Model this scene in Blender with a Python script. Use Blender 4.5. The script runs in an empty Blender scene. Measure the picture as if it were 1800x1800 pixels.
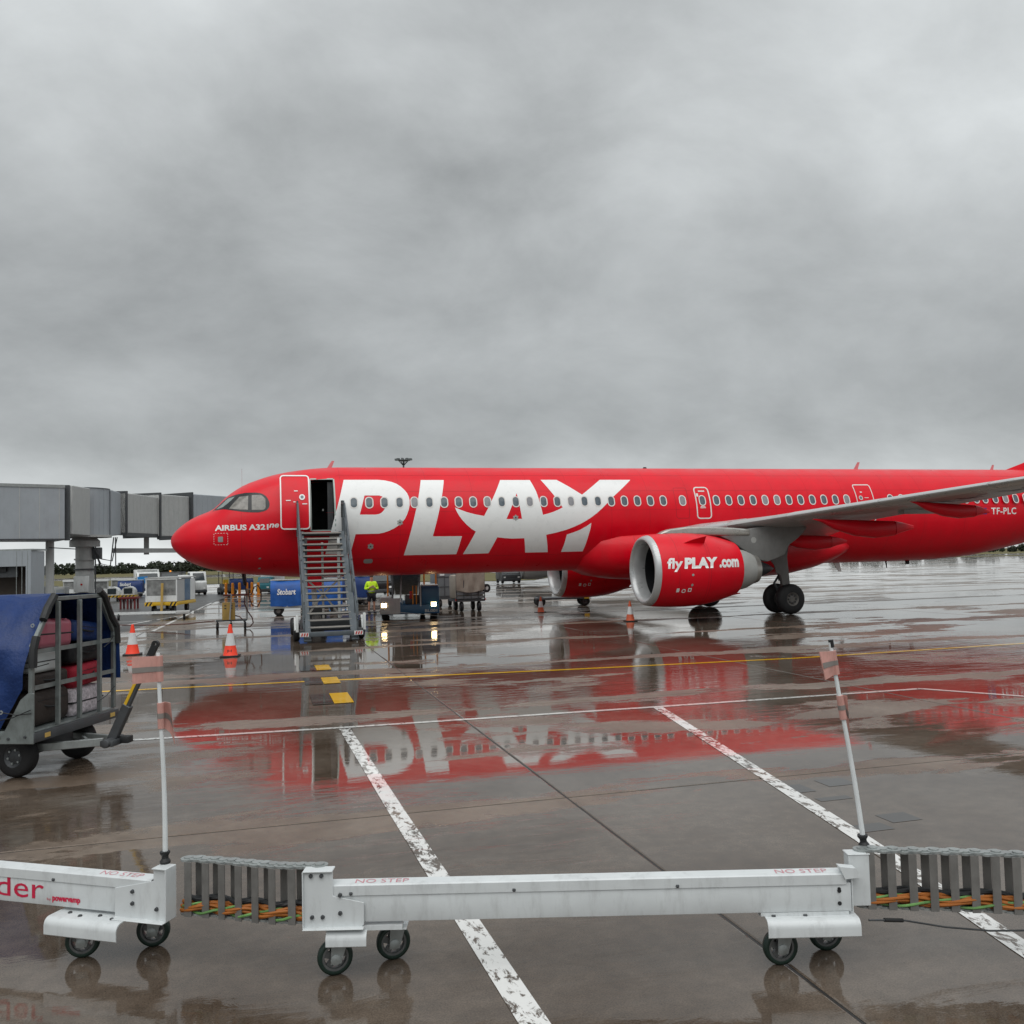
import bpy, bmesh, math, random
from mathutils import Vector, Matrix
R = math.radians
random.seed(7)
S = bpy.context.scene
C = S.collection

# ---------------------------------------------------------------- camera
# world axes: x runs aft along the red airliner, y away from the camera, z up (metres)
th, pit, rol = 0.2696, 0.0523, 0.0242
u_ = Vector((math.cos(th), math.sin(th), 0)); n_ = Vector((-math.sin(th), math.cos(th), 0))
def w2a(x, y, z): return Vector((x*u_.x + y*u_.y, x*n_.x + y*n_.y, z))
cf = w2a(0, math.cos(pit), math.sin(pit)); cu0 = w2a(0, -math.sin(pit), math.cos(pit)); cr0 = w2a(1, 0, 0)
cr = cr0*math.cos(rol) - cu0*math.sin(rol); cu = cr0*math.sin(rol) + cu0*math.cos(rol)
cam = bpy.data.cameras.new('camera'); camo = bpy.data.objects.new('camera', cam); C.objects.link(camo)
cam.sensor_width = 36; cam.sensor_fit = 'HORIZONTAL'; cam.lens = 32.0; cam.clip_start = .05; cam.clip_end = 9000
M = Matrix((cr, cu, -cf)).transposed().to_4x4(); M.translation = (-3.235, -34.965, 2.356)
camo.matrix_world = M
S.camera = camo
S.render.resolution_x = S.render.resolution_y = 1024

# ---------------------------------------------------------------- sky and light
SUN_EL, SUN_AZ = R(62), R(200)
SKY_OFF = (20.1, 3.3, 0)
wd = bpy.data.worlds.new('World'); S.world = wd; wd.use_nodes = True
nt = wd.node_tree; nt.nodes.clear()
def N(nt, t, **k):
    n = nt.nodes.new(t)
    for a, b in k.items(): setattr(n, a, b)
    return n
def setin(n, **k):
    for a, b in k.items():
        n.inputs[a.replace('_', ' ')].default_value = b
lk = nt.links.new
tc = N(nt, 'ShaderNodeTexCoord'); sp = N(nt, 'ShaderNodeSeparateXYZ'); lk(tc.outputs['Generated'], sp.inputs[0])
def mth(nt, op, a=None, b=None, clamp=False):
    n = nt.nodes.new('ShaderNodeMath'); n.operation = op; n.use_clamp = clamp
    for i, v in ((0, a), (1, b)):
        if v is None: continue
        if isinstance(v, (int, float)): n.inputs[i].default_value = v
        else: nt.links.new(v, n.inputs[i])
    return n.outputs[0]
zz = mth(nt, 'ADD', mth(nt, 'MAXIMUM', sp.outputs[2], 0.0), 0.55)
px = mth(nt, 'DIVIDE', sp.outputs[0], zz); py = mth(nt, 'DIVIDE', sp.outputs[1], zz)
cb = N(nt, 'ShaderNodeCombineXYZ'); lk(px, cb.inputs[0]); lk(py, cb.inputs[1])
mp = N(nt, 'ShaderNodeMapping'); lk(cb.outputs[0], mp.inputs[0])
mp.inputs['Location'].default_value = SKY_OFF; mp.inputs['Rotation'].default_value = (0, 0, R(30)); mp.inputs['Scale'].default_value = (.8, 1.0, 1)
n1 = N(nt, 'ShaderNodeTexNoise'); setin(n1, Scale=1.25, Detail=5.0, Roughness=.5, Distortion=.25); lk(mp.outputs[0], n1.inputs['Vector'])
n2 = N(nt, 'ShaderNodeTexNoise'); setin(n2, Scale=4.6, Detail=8.0, Roughness=.6, Distortion=.2); lk(mp.outputs[0], n2.inputs['Vector'])
# overcast brightness by elevation (thin bright cloud low down, heavy band above it, lighter again higher up), broken up by cloud
rp = N(nt, 'ShaderNodeValToRGB'); lk(mth(nt, 'MAXIMUM', sp.outputs[2], 0.0), rp.inputs[0])
e = rp.color_ramp.elements; rp.color_ramp.interpolation = 'EASE'
e[0].position = 0; e[0].color = (.60, .625, .63, 1)
e[1].position = 1; e[1].color = (.54, .565, .58, 1)
for q, v in ((.05, .455), (.14, .325), (.27, .365), (.42, .48)):
    m_ = e.new(q); m_.color = (v*.955, v, v*1.01, 1)
cl = mth(nt, 'ADD', mth(nt, 'ADD', mth(nt, 'MULTIPLY', n1.outputs[0], 1.9), mth(nt, 'MULTIPLY', n2.outputs[0], .8)), -.33)
scl = N(nt, 'ShaderNodeVectorMath', operation='SCALE'); lk(rp.outputs[0], scl.inputs[0]); lk(cl, scl.inputs['Scale'])
sky = N(nt, 'ShaderNodeTexSky', sky_type='NISHITA'); sky.sun_disc = False; sky.sun_elevation = SUN_EL; sky.sun_rotation = SUN_AZ
bgs = N(nt, 'ShaderNodeBackground'); bgs.inputs[1].default_value = .1; lk(sky.outputs[0], bgs.inputs[0])
bgc = N(nt, 'ShaderNodeBackground'); bgc.inputs[1].default_value = .93; lk(scl.outputs[0], bgc.inputs[0])
mx = N(nt, 'ShaderNodeMixShader'); mx.inputs[0].default_value = .97; lk(bgs.outputs[0], mx.inputs[1]); lk(bgc.outputs[0], mx.inputs[2])
wo = N(nt, 'ShaderNodeOutputWorld'); lk(mx.outputs[0], wo.inputs[0])

sl = bpy.data.lights.new('sun', 'SUN'); sl.energy = 1.3; sl.angle = R(70); sl.color = (1, .985, .96)
so = bpy.data.objects.new('sun', sl); C.objects.link(so)
sd = Vector((math.sin(SUN_AZ)*math.cos(SUN_EL), math.cos(SUN_AZ)*math.cos(SUN_EL), math.sin(SUN_EL)))
so.rotation_euler = sd.to_track_quat('Z', 'Y').to_euler(); so.location = (0, -20, 60)

vs = S.view_settings
vs.view_transform = 'Standard'; vs.look = 'None'; vs.exposure = 0.45; vs.gamma = 1.0; vs.use_curve_mapping = False

# ---------------------------------------------------------------- helpers
def V(*a): return Vector(a)
class MB:
    def __init__(s): s.v = []; s.f = []
    def add(s, vs, fs):
        o = len(s.v); s.v += [Vector(p) for p in vs]; s.f += [tuple(i+o for i in q) for q in fs]; return s
    def box(s, x0, x1, y0, y1, z0, z1):
        return s.add([(x, y, z) for z in (z0, z1) for y in (y0, y1) for x in (x0, x1)],
                     [(0, 2, 3, 1), (4, 5, 7, 6), (0, 1, 5, 4), (2, 6, 7, 3), (0, 4, 6, 2), (1, 3, 7, 5)])
    def bar(s, p, q, w, h=None, up=(0, 0, 1)):
        p, q = Vector(p), Vector(q); h = w if h is None else h
        d = (q-p).normalized(); up = Vector(up)
        a = d.cross(up)
        if a.length < 1e-4: a = d.cross(Vector((1, 0, 0)))
        a.normalize(); b = a.cross(d)
        vs = [c + a*(i*w/2) + b*(j*h/2) for c in (p, q) for (i, j) in ((-1, -1), (1, -1), (1, 1), (-1, 1))]
        return s.add(vs, [(0, 3, 2, 1), (4, 5, 6, 7), (0, 1, 5, 4), (1, 2, 6, 5), (2, 3, 7, 6), (3, 0, 4, 7)])
    def cyl(s, p, q, r, r2=None, n=14, cap=True):
        p, q = Vector(p), Vector(q); r2 = r if r2 is None else r2
        d = (q-p).normalized(); a = d.orthogonal().normalized(); b = d.cross(a)
        vs = []
        for c, rr in ((p, r), (q, r2)):
            vs += [c + (a*math.cos(2*math.pi*i/n) + b*math.sin(2*math.pi*i/n))*rr for i in range(n)]
        fs = [(i, (i+1) % n, n+(i+1) % n, n+i) for i in range(n)]
        if cap: fs += [tuple(range(n))[::-1], tuple(range(n, 2*n))]
        return s.add(vs, fs)
    def lathe(s, prof, o=(0, 0, 0), d=(1, 0, 0), n=32, cap=False):
        o, d = Vector(o), Vector(d).normalized(); a = d.orthogonal().normalized(); b = d.cross(a)
        vs = []
        for t, r in prof:
            vs += [o + d*t + (a*math.cos(2*math.pi*i/n) + b*math.sin(2*math.pi*i/n))*r for i in range(n)]
        fs = []
        for k in range(len(prof)-1):
            fs += [(k*n+i, k*n+(i+1) % n, (k+1)*n+(i+1) % n, (k+1)*n+i) for i in range(n)]
        if cap: fs += [tuple(range(n))[::-1], tuple(range((len(prof)-1)*n, len(prof)*n))]
        return s.add(vs, fs)
    def tube(s, pts, r, n=8):
        pts = [Vector(p) for p in pts]; vs = []; prev = None
        for i, p in enumerate(pts):
            d = (pts[min(i+1, len(pts)-1)] - pts[max(i-1, 0)]).normalized()
            if prev is None: a = d.orthogonal().normalized()
            else:
                a = prev - d*prev.dot(d)
                a = a.normalized() if a.length > 1e-5 else d.orthogonal().normalized()
            prev = a; b = d.cross(a)
            rr = r[i] if isinstance(r, (list, tuple)) else r
            vs += [p + (a*math.cos(2*math.pi*k/n) + b*math.sin(2*math.pi*k/n))*rr for k in range(n)]
        fs = []
        for k in range(len(pts)-1):
            fs += [(k*n+i, k*n+(i+1) % n, (k+1)*n+(i+1) % n, (k+1)*n+i) for i in range(n)]
        fs += [tuple(range(n))[::-1], tuple(range((len(pts)-1)*n, len(pts)*n))]
        return s.add(vs, fs)
    def loft(s, rings, cap=True):
        n = len(rings[0]); vs = [p for r in rings for p in r]; fs = []
        for k in range(len(rings)-1):
            fs += [(k*n+i, k*n+(i+1) % n, (k+1)*n+(i+1) % n, (k+1)*n+i) for i in range(n)]
        if cap: fs += [tuple(range(n))[::-1], tuple(range((len(rings)-1)*n, len(rings)*n))]
        return s.add(vs, fs)
    def prism(s, poly, o, ax, ay, az):
        """poly of (a,b) in the plane o+ax*a+ay*b, extruded by az"""
        o, ax, ay, az = Vector(o), Vector(ax), Vector(ay), Vector(az); n = len(poly)
        vs = [o + ax*a + ay*b for a, b in poly] + [o + ax*a + ay*b + az for a, b in poly]
        fs = [tuple(range(n))[::-1], tuple(range(n, 2*n))] + [(i, (i+1) % n, n+(i+1) % n, n+i) for i in range(n)]
        return s.add(vs, fs)
    def sphere(s, c, r, n=12, sc=(1, 1, 1)):
        c = Vector(c); prof = []
        m = n//2
        rings = []
        for j in range(1, m):
            t = math.pi*j/m
            rings.append([c + Vector((r*sc[0]*math.sin(t)*math.cos(2*math.pi*i/n), r*sc[1]*math.sin(t)*math.sin(2*math.pi*i/n), -r*sc[2]*math.cos(t))) for i in range(n)])
        return s.loft(rings)
    def build(s, name, m, parent=None, smooth=30, bevel=0, loc=None, rot=None, seg=2):
        me = bpy.data.meshes.new(name); me.from_pydata([tuple(p) for p in s.v], [], s.f)
        bm = bmesh.new(); bm.from_mesh(me)
        bmesh.ops.recalc_face_normals(bm, faces=bm.faces[:])
        if bevel:
            ed = [x for x in bm.edges if len(x.link_faces) == 2 and x.calc_face_angle(0) > .6]
            bmesh.ops.bevel(bm, geom=ed, offset=bevel, segments=seg, affect='EDGES', profile=.5, clamp_overlap=True)
        bm.to_mesh(me); bm.free()
        if smooth:
            for p in me.polygons: p.use_smooth = True
            me.set_sharp_from_angle(angle=R(smooth))
        if m: me.materials.append(m)
        o = bpy.data.objects.new(name, me); C.objects.link(o)
        if parent: o.parent = parent
        if loc is not None: o.location = loc
        if rot is not None: o.rotation_euler = rot
        return o
def tag(o, label=None, cat=None, group=None, kind=None):
    if label: o['label'] = label
    if cat: o['category'] = cat
    if group: o['group'] = group
    if kind: o['kind'] = kind
    return o
def empty(name, loc, rz=0, label=None, cat=None, group=None, rot=None):
    o = bpy.data.objects.new(name, None); C.objects.link(o); o.location = loc; o.rotation_euler = rot or (0, 0, rz)
    o.empty_display_size = .1
    return tag(o, label, cat, group)
def dup(o, parent=None):
    c = o.copy(); C.objects.link(c); c.parent = parent
    for ch in list(o.children): dup(ch, c)
    return c
def hermite(tab, x):
    if x <= tab[0][0]: return tab[0][1]
    if x >= tab[-1][0]: return tab[-1][1]
    for i in range(len(tab)-1):
        if tab[i][0] <= x <= tab[i+1][0]: break
    def sl(i):
        if i <= 0: return (tab[1][1]-tab[0][1])/(tab[1][0]-tab[0][0])
        if i >= len(tab)-1: return (tab[-1][1]-tab[-2][1])/(tab[-1][0]-tab[-2][0])
        a = (tab[i][1]-tab[i-1][1])/(tab[i][0]-tab[i-1][0]); b = (tab[i+1][1]-tab[i][1])/(tab[i+1][0]-tab[i][0])
        return 0 if a*b <= 0 else 2*a*b/(a+b)
    h = tab[i+1][0]-tab[i][0]; t = (x-tab[i][0])/h
    return ((2*t**3-3*t*t+1)*tab[i][1] + (t**3-2*t*t+t)*h*sl(i) + (-2*t**3+3*t*t)*tab[i+1][1] + (t**3-t*t)*h*sl(i+1))
def flat_text(txt, size, bold=0.0, shear=0.0, space=1.0):
    cu_ = bpy.data.curves.new('t', 'FONT'); cu_.body = txt; cu_.size = size; cu_.offset = bold; cu_.shear = shear; cu_.space_character = space
    cu_.resolution_u = 3
    return curve_flat(cu_)
def curve_flat(cu_):
    ob = bpy.data.objects.new('t', cu_); C.objects.link(ob); bpy.context.view_layer.update()
    me = ob.to_mesh(); vs = [(v.co.x, v.co.y) for v in me.vertices]; fs = [tuple(p.vertices) for p in me.polygons]
    ob.to_mesh_clear(); bpy.data.objects.remove(ob); bpy.data.curves.remove(cu_)
    return vs, fs
def flat_poly(loops):
    cu_ = bpy.data.curves.new('t', 'CURVE'); cu_.dimensions = '2D'; cu_.fill_mode = 'BOTH'
    for lp in loops:
        sp_ = cu_.splines.new('POLY'); sp_.points.add(len(lp)-1)
        for p, q in zip(sp_.points, lp): p.co = (q[0], q[1], 0, 1)
        sp_.use_cyclic_u = True
    return curve_flat(cu_)
def fit(shape, x0, x1, y0, y1):
    vs, fs = shape
    a0, a1 = min(v[0] for v in vs), max(v[0] for v in vs); b0, b1 = min(v[1] for v in vs), max(v[1] for v in vs)
    return [(x0+(v[0]-a0)/(a1-a0)*(x1-x0), y0+(v[1]-b0)/(b1-b0)*(y1-y0)) for v in vs], fs
def drape(shape, fn, name, m, parent, du=None, dv=None):
    """cut a flat shape into strips and wrap it on a surface: fn(u, v) -> point"""
    vs, fs = shape
    bm = bmesh.new(); bv = [bm.verts.new((a, b, 0)) for a, b in vs]
    for f in fs:
        try: bm.faces.new([bv[i] for i in f])
        except ValueError: pass
    for ax, d in ((0, du), (1, dv)):
        if not d: continue
        lo = min(v.co[ax] for v in bm.verts); hi = max(v.co[ax] for v in bm.verts)
        k = math.ceil(lo/d)
        while k*d < hi:
            no = (1, 0, 0) if ax == 0 else (0, 1, 0); co = tuple(k*d*c for c in no)
            bmesh.ops.bisect_plane(bm, geom=bm.verts[:]+bm.edges[:]+bm.faces[:], plane_co=co, plane_no=no); k += 1
    for v in bm.verts: v.co = fn(v.co.x, v.co.y)
    me = bpy.data.meshes.new(name); bm.to_mesh(me); bm.free()
    for p in me.polygons: p.use_smooth = True
    me.materials.append(m)
    o = bpy.data.objects.new(name, me); C.objects.link(o)
    if parent: o.parent = parent
    return o
def ring2d(w, h, r, t, n=5, c=(0, 0), hole=True):
    def rr(w, h, r):
        o = []
        for cx, cy, a in ((w/2-r, h/2-r, 0), (-w/2+r, h/2-r, 90), (-w/2+r, -h/2+r, 180), (w/2-r, -h/2+r, 270)):
            for k in range(n+1):
                q = R(a+90*k/n); o.append((c[0]+cx+r*math.cos(q), c[1]+cy+r*math.sin(q)))
        return o
    a = rr(w, h, r)
    return flat_poly([a, rr(w-2*t, h-2*t, max(r-t, .004))]) if hole else flat_poly([a])
def decal(txt, o, ax, ay, width, height, m, parent, name='lettering', bold=.0, shear=0, off=(0, 0, 0), space=1.0):
    """flat lettering on a plane"""
    sh = fit(flat_text(txt, 1, bold, shear, space), 0, width, 0, height)
    o, ax, ay = Vector(o)+Vector(off), Vector(ax), Vector(ay)
    return drape(sh, lambda a, b: o+ax*a+ay*b, name, m, parent)

# ---------------------------------------------------------------- materials
def mat(name, col, rough=.45, metal=0, coat=0, var=.12, scale=2.5, bump=0, bscale=20, emis=None, es=0, ior=1.45, grime=0, trans=0):
    m = bpy.data.materials.new(name); m.use_nodes = True; t = m.node_tree; b = t.nodes['Principled BSDF']; L = t.links.new
    setin(b, Roughness=rough, Metallic=metal, IOR=ior); b.inputs['Coat Weight'].default_value = coat; b.inputs['Coat Roughness'].default_value = .08
    tcn = N(t, 'ShaderNodeTexCoord')
    nz = N(t, 'ShaderNodeTexNoise'); setin(nz, Scale=scale, Detail=6.0, Roughness=.6); L(tcn.outputs['Object'], nz.inputs['Vector'])
    mr = N(t, 'ShaderNodeMapRange'); setin(mr, From_Min=.3, From_Max=.7, To_Min=1-var, To_Max=1+var); L(nz.outputs[0], mr.inputs[0])
    mxc = N(t, 'ShaderNodeVectorMath', operation='SCALE'); mxc.inputs[0].default_value = col; L(mr.outputs[0], mxc.inputs['Scale'])
    out = mxc.outputs[0]
    if grime:
        g = N(t, 'ShaderNodeTexNoise'); setin(g, Scale=scale*3.1, Detail=8.0, Roughness=.7)
        mpn = N(t, 'ShaderNodeMapping'); mpn.inputs['Scale'].default_value = (1, 1, .25); L(tcn.outputs['Object'], mpn.inputs[0]); L(mpn.outputs[0], g.inputs['Vector'])
        gr = N(t, 'ShaderNodeMapRange'); setin(gr, From_Min=.5, From_Max=.72, To_Min=0, To_Max=grime); L(g.outputs[0], gr.inputs[0])
        mg = N(t, 'ShaderNodeMix', data_type='RGBA'); L(gr.outputs[0], mg.inputs[0]); L(out, mg.inputs[6]); mg.inputs[7].default_value = (.09, .08, .07, 1); out = mg.outputs[2]
    L(out, b.inputs['Base Color'])
    r2 = N(t, 'ShaderNodeMapRange'); setin(r2, From_Min=.3, From_Max=.7, To_Min=max(rough*.75, .02), To_Max=min(rough*1.3, 1)); L(nz.outputs[0], r2.inputs[0]); L(r2.outputs[0], b.inputs['Roughness'])
    if bump:
        bn = N(t, 'ShaderNodeTexNoise'); setin(bn, Scale=bscale, Detail=4.0); L(tcn.outputs['Object'], bn.inputs['Vector'])
        bp = N(t, 'ShaderNodeBump'); setin(bp, Strength=bump, Distance=.02); L(bn.outputs[0], bp.inputs['Height']); L(bp.outputs[0], b.inputs['Normal'])
    if emis: b.inputs['Emission Color'].default_value = (*emis, 1); b.inputs['Emission Strength'].default_value = es
    if trans: b.inputs['Transmission Weight'].default_value = trans
    return m
M_ = {}
M_['red'] = mat('red_paint', (.70, .0012, .014), .36, 0, .06, .07, 1.2, grime=.10)
M_['red'].node_tree.nodes['Principled BSDF'].inputs['Specular IOR Level'].default_value = .34
M_['pane2'] = mat('cabin_pane_shade', (.25, .25, .265), .2, 0, 0, .1, 8); M_['pane3'] = mat('cabin_pane_dark', (.10, .125, .145), .1, 0, 0, .2, 8)
M_['white_livery'] = mat('white_livery', (.80, .81, .80), .3, 0, .3, .03)
M_['ring'] = mat('window_ring_paint', (.70, .68, .65), .4)
M_['pane'] = mat('cabin_pane', (.16, .19, .21), .12, 0, 0, .15, 8)
M_['cockpit_mask'] = mat('cockpit_mask_black', (.012, .013, .014), .3)
M_['cockpit_glass'] = mat('cockpit_glass', (.20, .19, .17), .1, 0, .3, .3, 6)
M_['windshield'] = mat('windshield_glass', (.22, .27, .26), .08, 0, .3, .2, 6)
M_['dark'] = mat('dark_interior', (.02, .021, .022), .7)
M_['frame_green'] = mat('door_frame_primer', (.38, .45, .42), .5)
M_['wing'] = mat('wing_grey_paint', (.37, .37, .365), .35, 0, .15, .08, 1.0, grime=.15)
M_['lip'] = mat('inlet_lip_metal', (.50, .51, .51), .30, .35, 0, .05)
M_['silver'] = mat('bare_silver_metal', (.42, .41, .38), .3, .7, 0, .1)
M_['fan'] = mat('fan_dark', (.015, .016, .018), .4)
M_['rubber'] = mat('tyre_rubber', (.016, .016, .017), .6, bump=.2, bscale=60)
M_['hub'] = mat('wheel_hub', (.16, .15, .14), .45, .4, grime=.5)
M_['steel'] = mat('galvanised_steel', (.34, .365, .36), .42, .55, 0, .15, 9, grime=.25)
M_['stair'] = mat('stair_grey_paint', (.095, .112, .124), .42, .2, 0, .15, 5, grime=.3)
M_['nosing'] = mat('tread_nosing', (.38, .36, .33), .5, .1)
M_['dsteel'] = mat('dark_steel', (.075, .08, .085), .5, .4, 0, .2, 9, grime=.2)
M_['grey_metal'] = mat('grey_cladding', (.345, .375, .40), .42, .15, 0, .06, 1.4, grime=.12)
M_['grey_light'] = mat('light_grey_paint', (.42, .43, .42), .45, 0, 0, .08, 3, grime=.2)
M_['white'] = mat('white_powder_coat', (.60, .63, .635), .34, 0, .15, .06, 4.0, grime=.26)
M_['faded_print'] = mat('faded_red_print', (.50, .22, .25), .5)
M_['gear_grey'] = mat('gear_grey_paint', (.17, .165, .16), .45, grime=.2)
M_['cart_steel'] = mat('cart_galvanised_steel', (.21, .235, .23), .42, .5, 0, .18, 9, grime=.35)
M_['antenna'] = mat('pale_red_antenna', (.62, .22, .23), .4)
M_['white_dirty'] = mat('white_vehicle_paint', (.66, .68, .67), .35, 0, .2, .06, 2.5, grime=.3)
M_['black'] = mat('black_plastic', (.016, .017, .018), .5, 0, 0, .2, 8)
M_['blue_tarp'] = mat('blue_tarpaulin', (.005, .028, .125), .55, 0, 0, .15, 3.2, bump=.45, bscale=26)
M_['blue_tarp2'] = mat('bright_blue_tarpaulin', (.010, .085, .33), .5, 0, 0, .25, 3.2, bump=.4, bscale=14)
M_['box_grey'] = mat('container_grey', (.15, .165, .175), .45, .2, 0, .12, 2, grime=.25)
M_['blue'] = mat('blue_paint', (.012, .075, .16), .35, 0, .2, .08)
M_['blue_bright'] = mat('bright_blue_paint', (.02, .22, .55), .4, 0, .1, .08)
M_['teal'] = mat('teal_paint', (.03, .2, .25), .4)
M_['orange'] = mat('orange_paint', (.72, .25, .015), .5, grime=.15)
M_['cone_red'] = mat('cone_fluorescent_orange', (.88, .055, .02), .45, 0, 0, .06)
M_['cone_old'] = mat('faded_cone_orange', (.55, .10, .04), .55, grime=.3)
M_['cone_white'] = mat('cone_reflective_band', (.62, .63, .63), .4, grime=.12)
M_['yellow'] = mat('yellow_paint', (.65, .40, .02), .45, grime=.15)
M_['hiviz'] = mat('hi_vis_yellow', (.55, .85, .02), .7, 0, 0, .1, 6, bump=.3)
M_['reflective'] = mat('reflective_tape', (.45, .47, .45), .35, .3)
M_['cloth_dark'] = mat('dark_cloth', (.012, .013, .018), .85, 0, 0, .3, 9, bump=.3)
M_['skin'] = mat('skin', (.42, .22, .15), .55)
M_['hair'] = mat('hair_brown', (.07, .045, .03), .7)
M_['glass'] = mat('vehicle_glass', (.035, .045, .05), .08, 0, 0, .3, 2)
M_['head_lamp'] = mat('lit_headlamp', (1, .9, .7), .2, emis=(1, .70, .34), es=13)
M_['tail_lamp'] = mat('red_lamp', (.45, .02, .015), .3)
M_['beige_tarp'] = mat('beige_tarpaulin', (.30, .265, .22), .7, 0, 0, .15, 4, bump=.4, bscale=6)
M_['cardboard'] = mat('ochre_cabinet_paint', (.50, .33, .09), .55, grime=.2)
M_['hose'] = mat('brown_red_hose', (.10, .03, .02), .5)
M_['pink_flag'] = mat('faded_pink_vinyl', (.54, .285, .245), .55, 0, 0, .12, 12, grime=.25)
M_['tape_grey'] = mat('grey_tape', (.22, .20, .185), .5)
M_['pole_white'] = mat('white_fibreglass_pole', (.70, .735, .74), .4, grime=.08)
M_['pink_case'] = mat('pink_hard_case', (.40, .115, .155), .35, 0, .15)
M_['red_bag'] = mat('red_fabric_bag', (.34, .012, .03), .7, bump=.3)
M_['white_case'] = mat('pale_grey_case', (.50, .53, .53), .4, 0, .1)
M_['brown_bag'] = mat('brown_black_bag', (.035, .026, .022), .7, bump=.3)
M_['black_bag'] = mat('black_bag', (.014, .014, .016), .6, bump=.3)
M_['floral'] = mat('pale_patterned_case', (.52, .47, .50), .5, 0, 0, .5, 26)
M_['red_print'] = mat('crimson_print', (.55, .015, .06), .5)
M_['orange_cable'] = mat('orange_cable', (.34, .11, .018), .5)
M_['green_cable'] = mat('green_yellow_cable', (.11, .24, .07), .5, 0, 0, .5, 9)
M_['caster_green'] = mat('dark_green_tyre', (.010, .025, .018), .45)
M_['alu'] = mat('cast_aluminium', (.15, .155, .155), .42, .6, 0, .15, 18)
M_['chain'] = mat('chain_grey_steel', (.20, .195, .185), .5, .45, 0, .12, 12, grime=.2)
M_['red_table'] = mat('dark_red_steel', (.16, .02, .02), .5, grime=.3)
M_['brown_int'] = mat('brown_interior', (.07, .055, .045), .7)
M_['tarmac_tar'] = mat('joint_tar', (.018, .017, .016), .45)
M_['amber'] = mat('amber_beacon', (.8, .25, .02), .3, emis=(1, .35, .03), es=.6)
M_['sign_amber'] = mat('amber_sign_letters', (.6, .3, .02), .4, emis=(1, .5, .05), es=.5)
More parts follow.
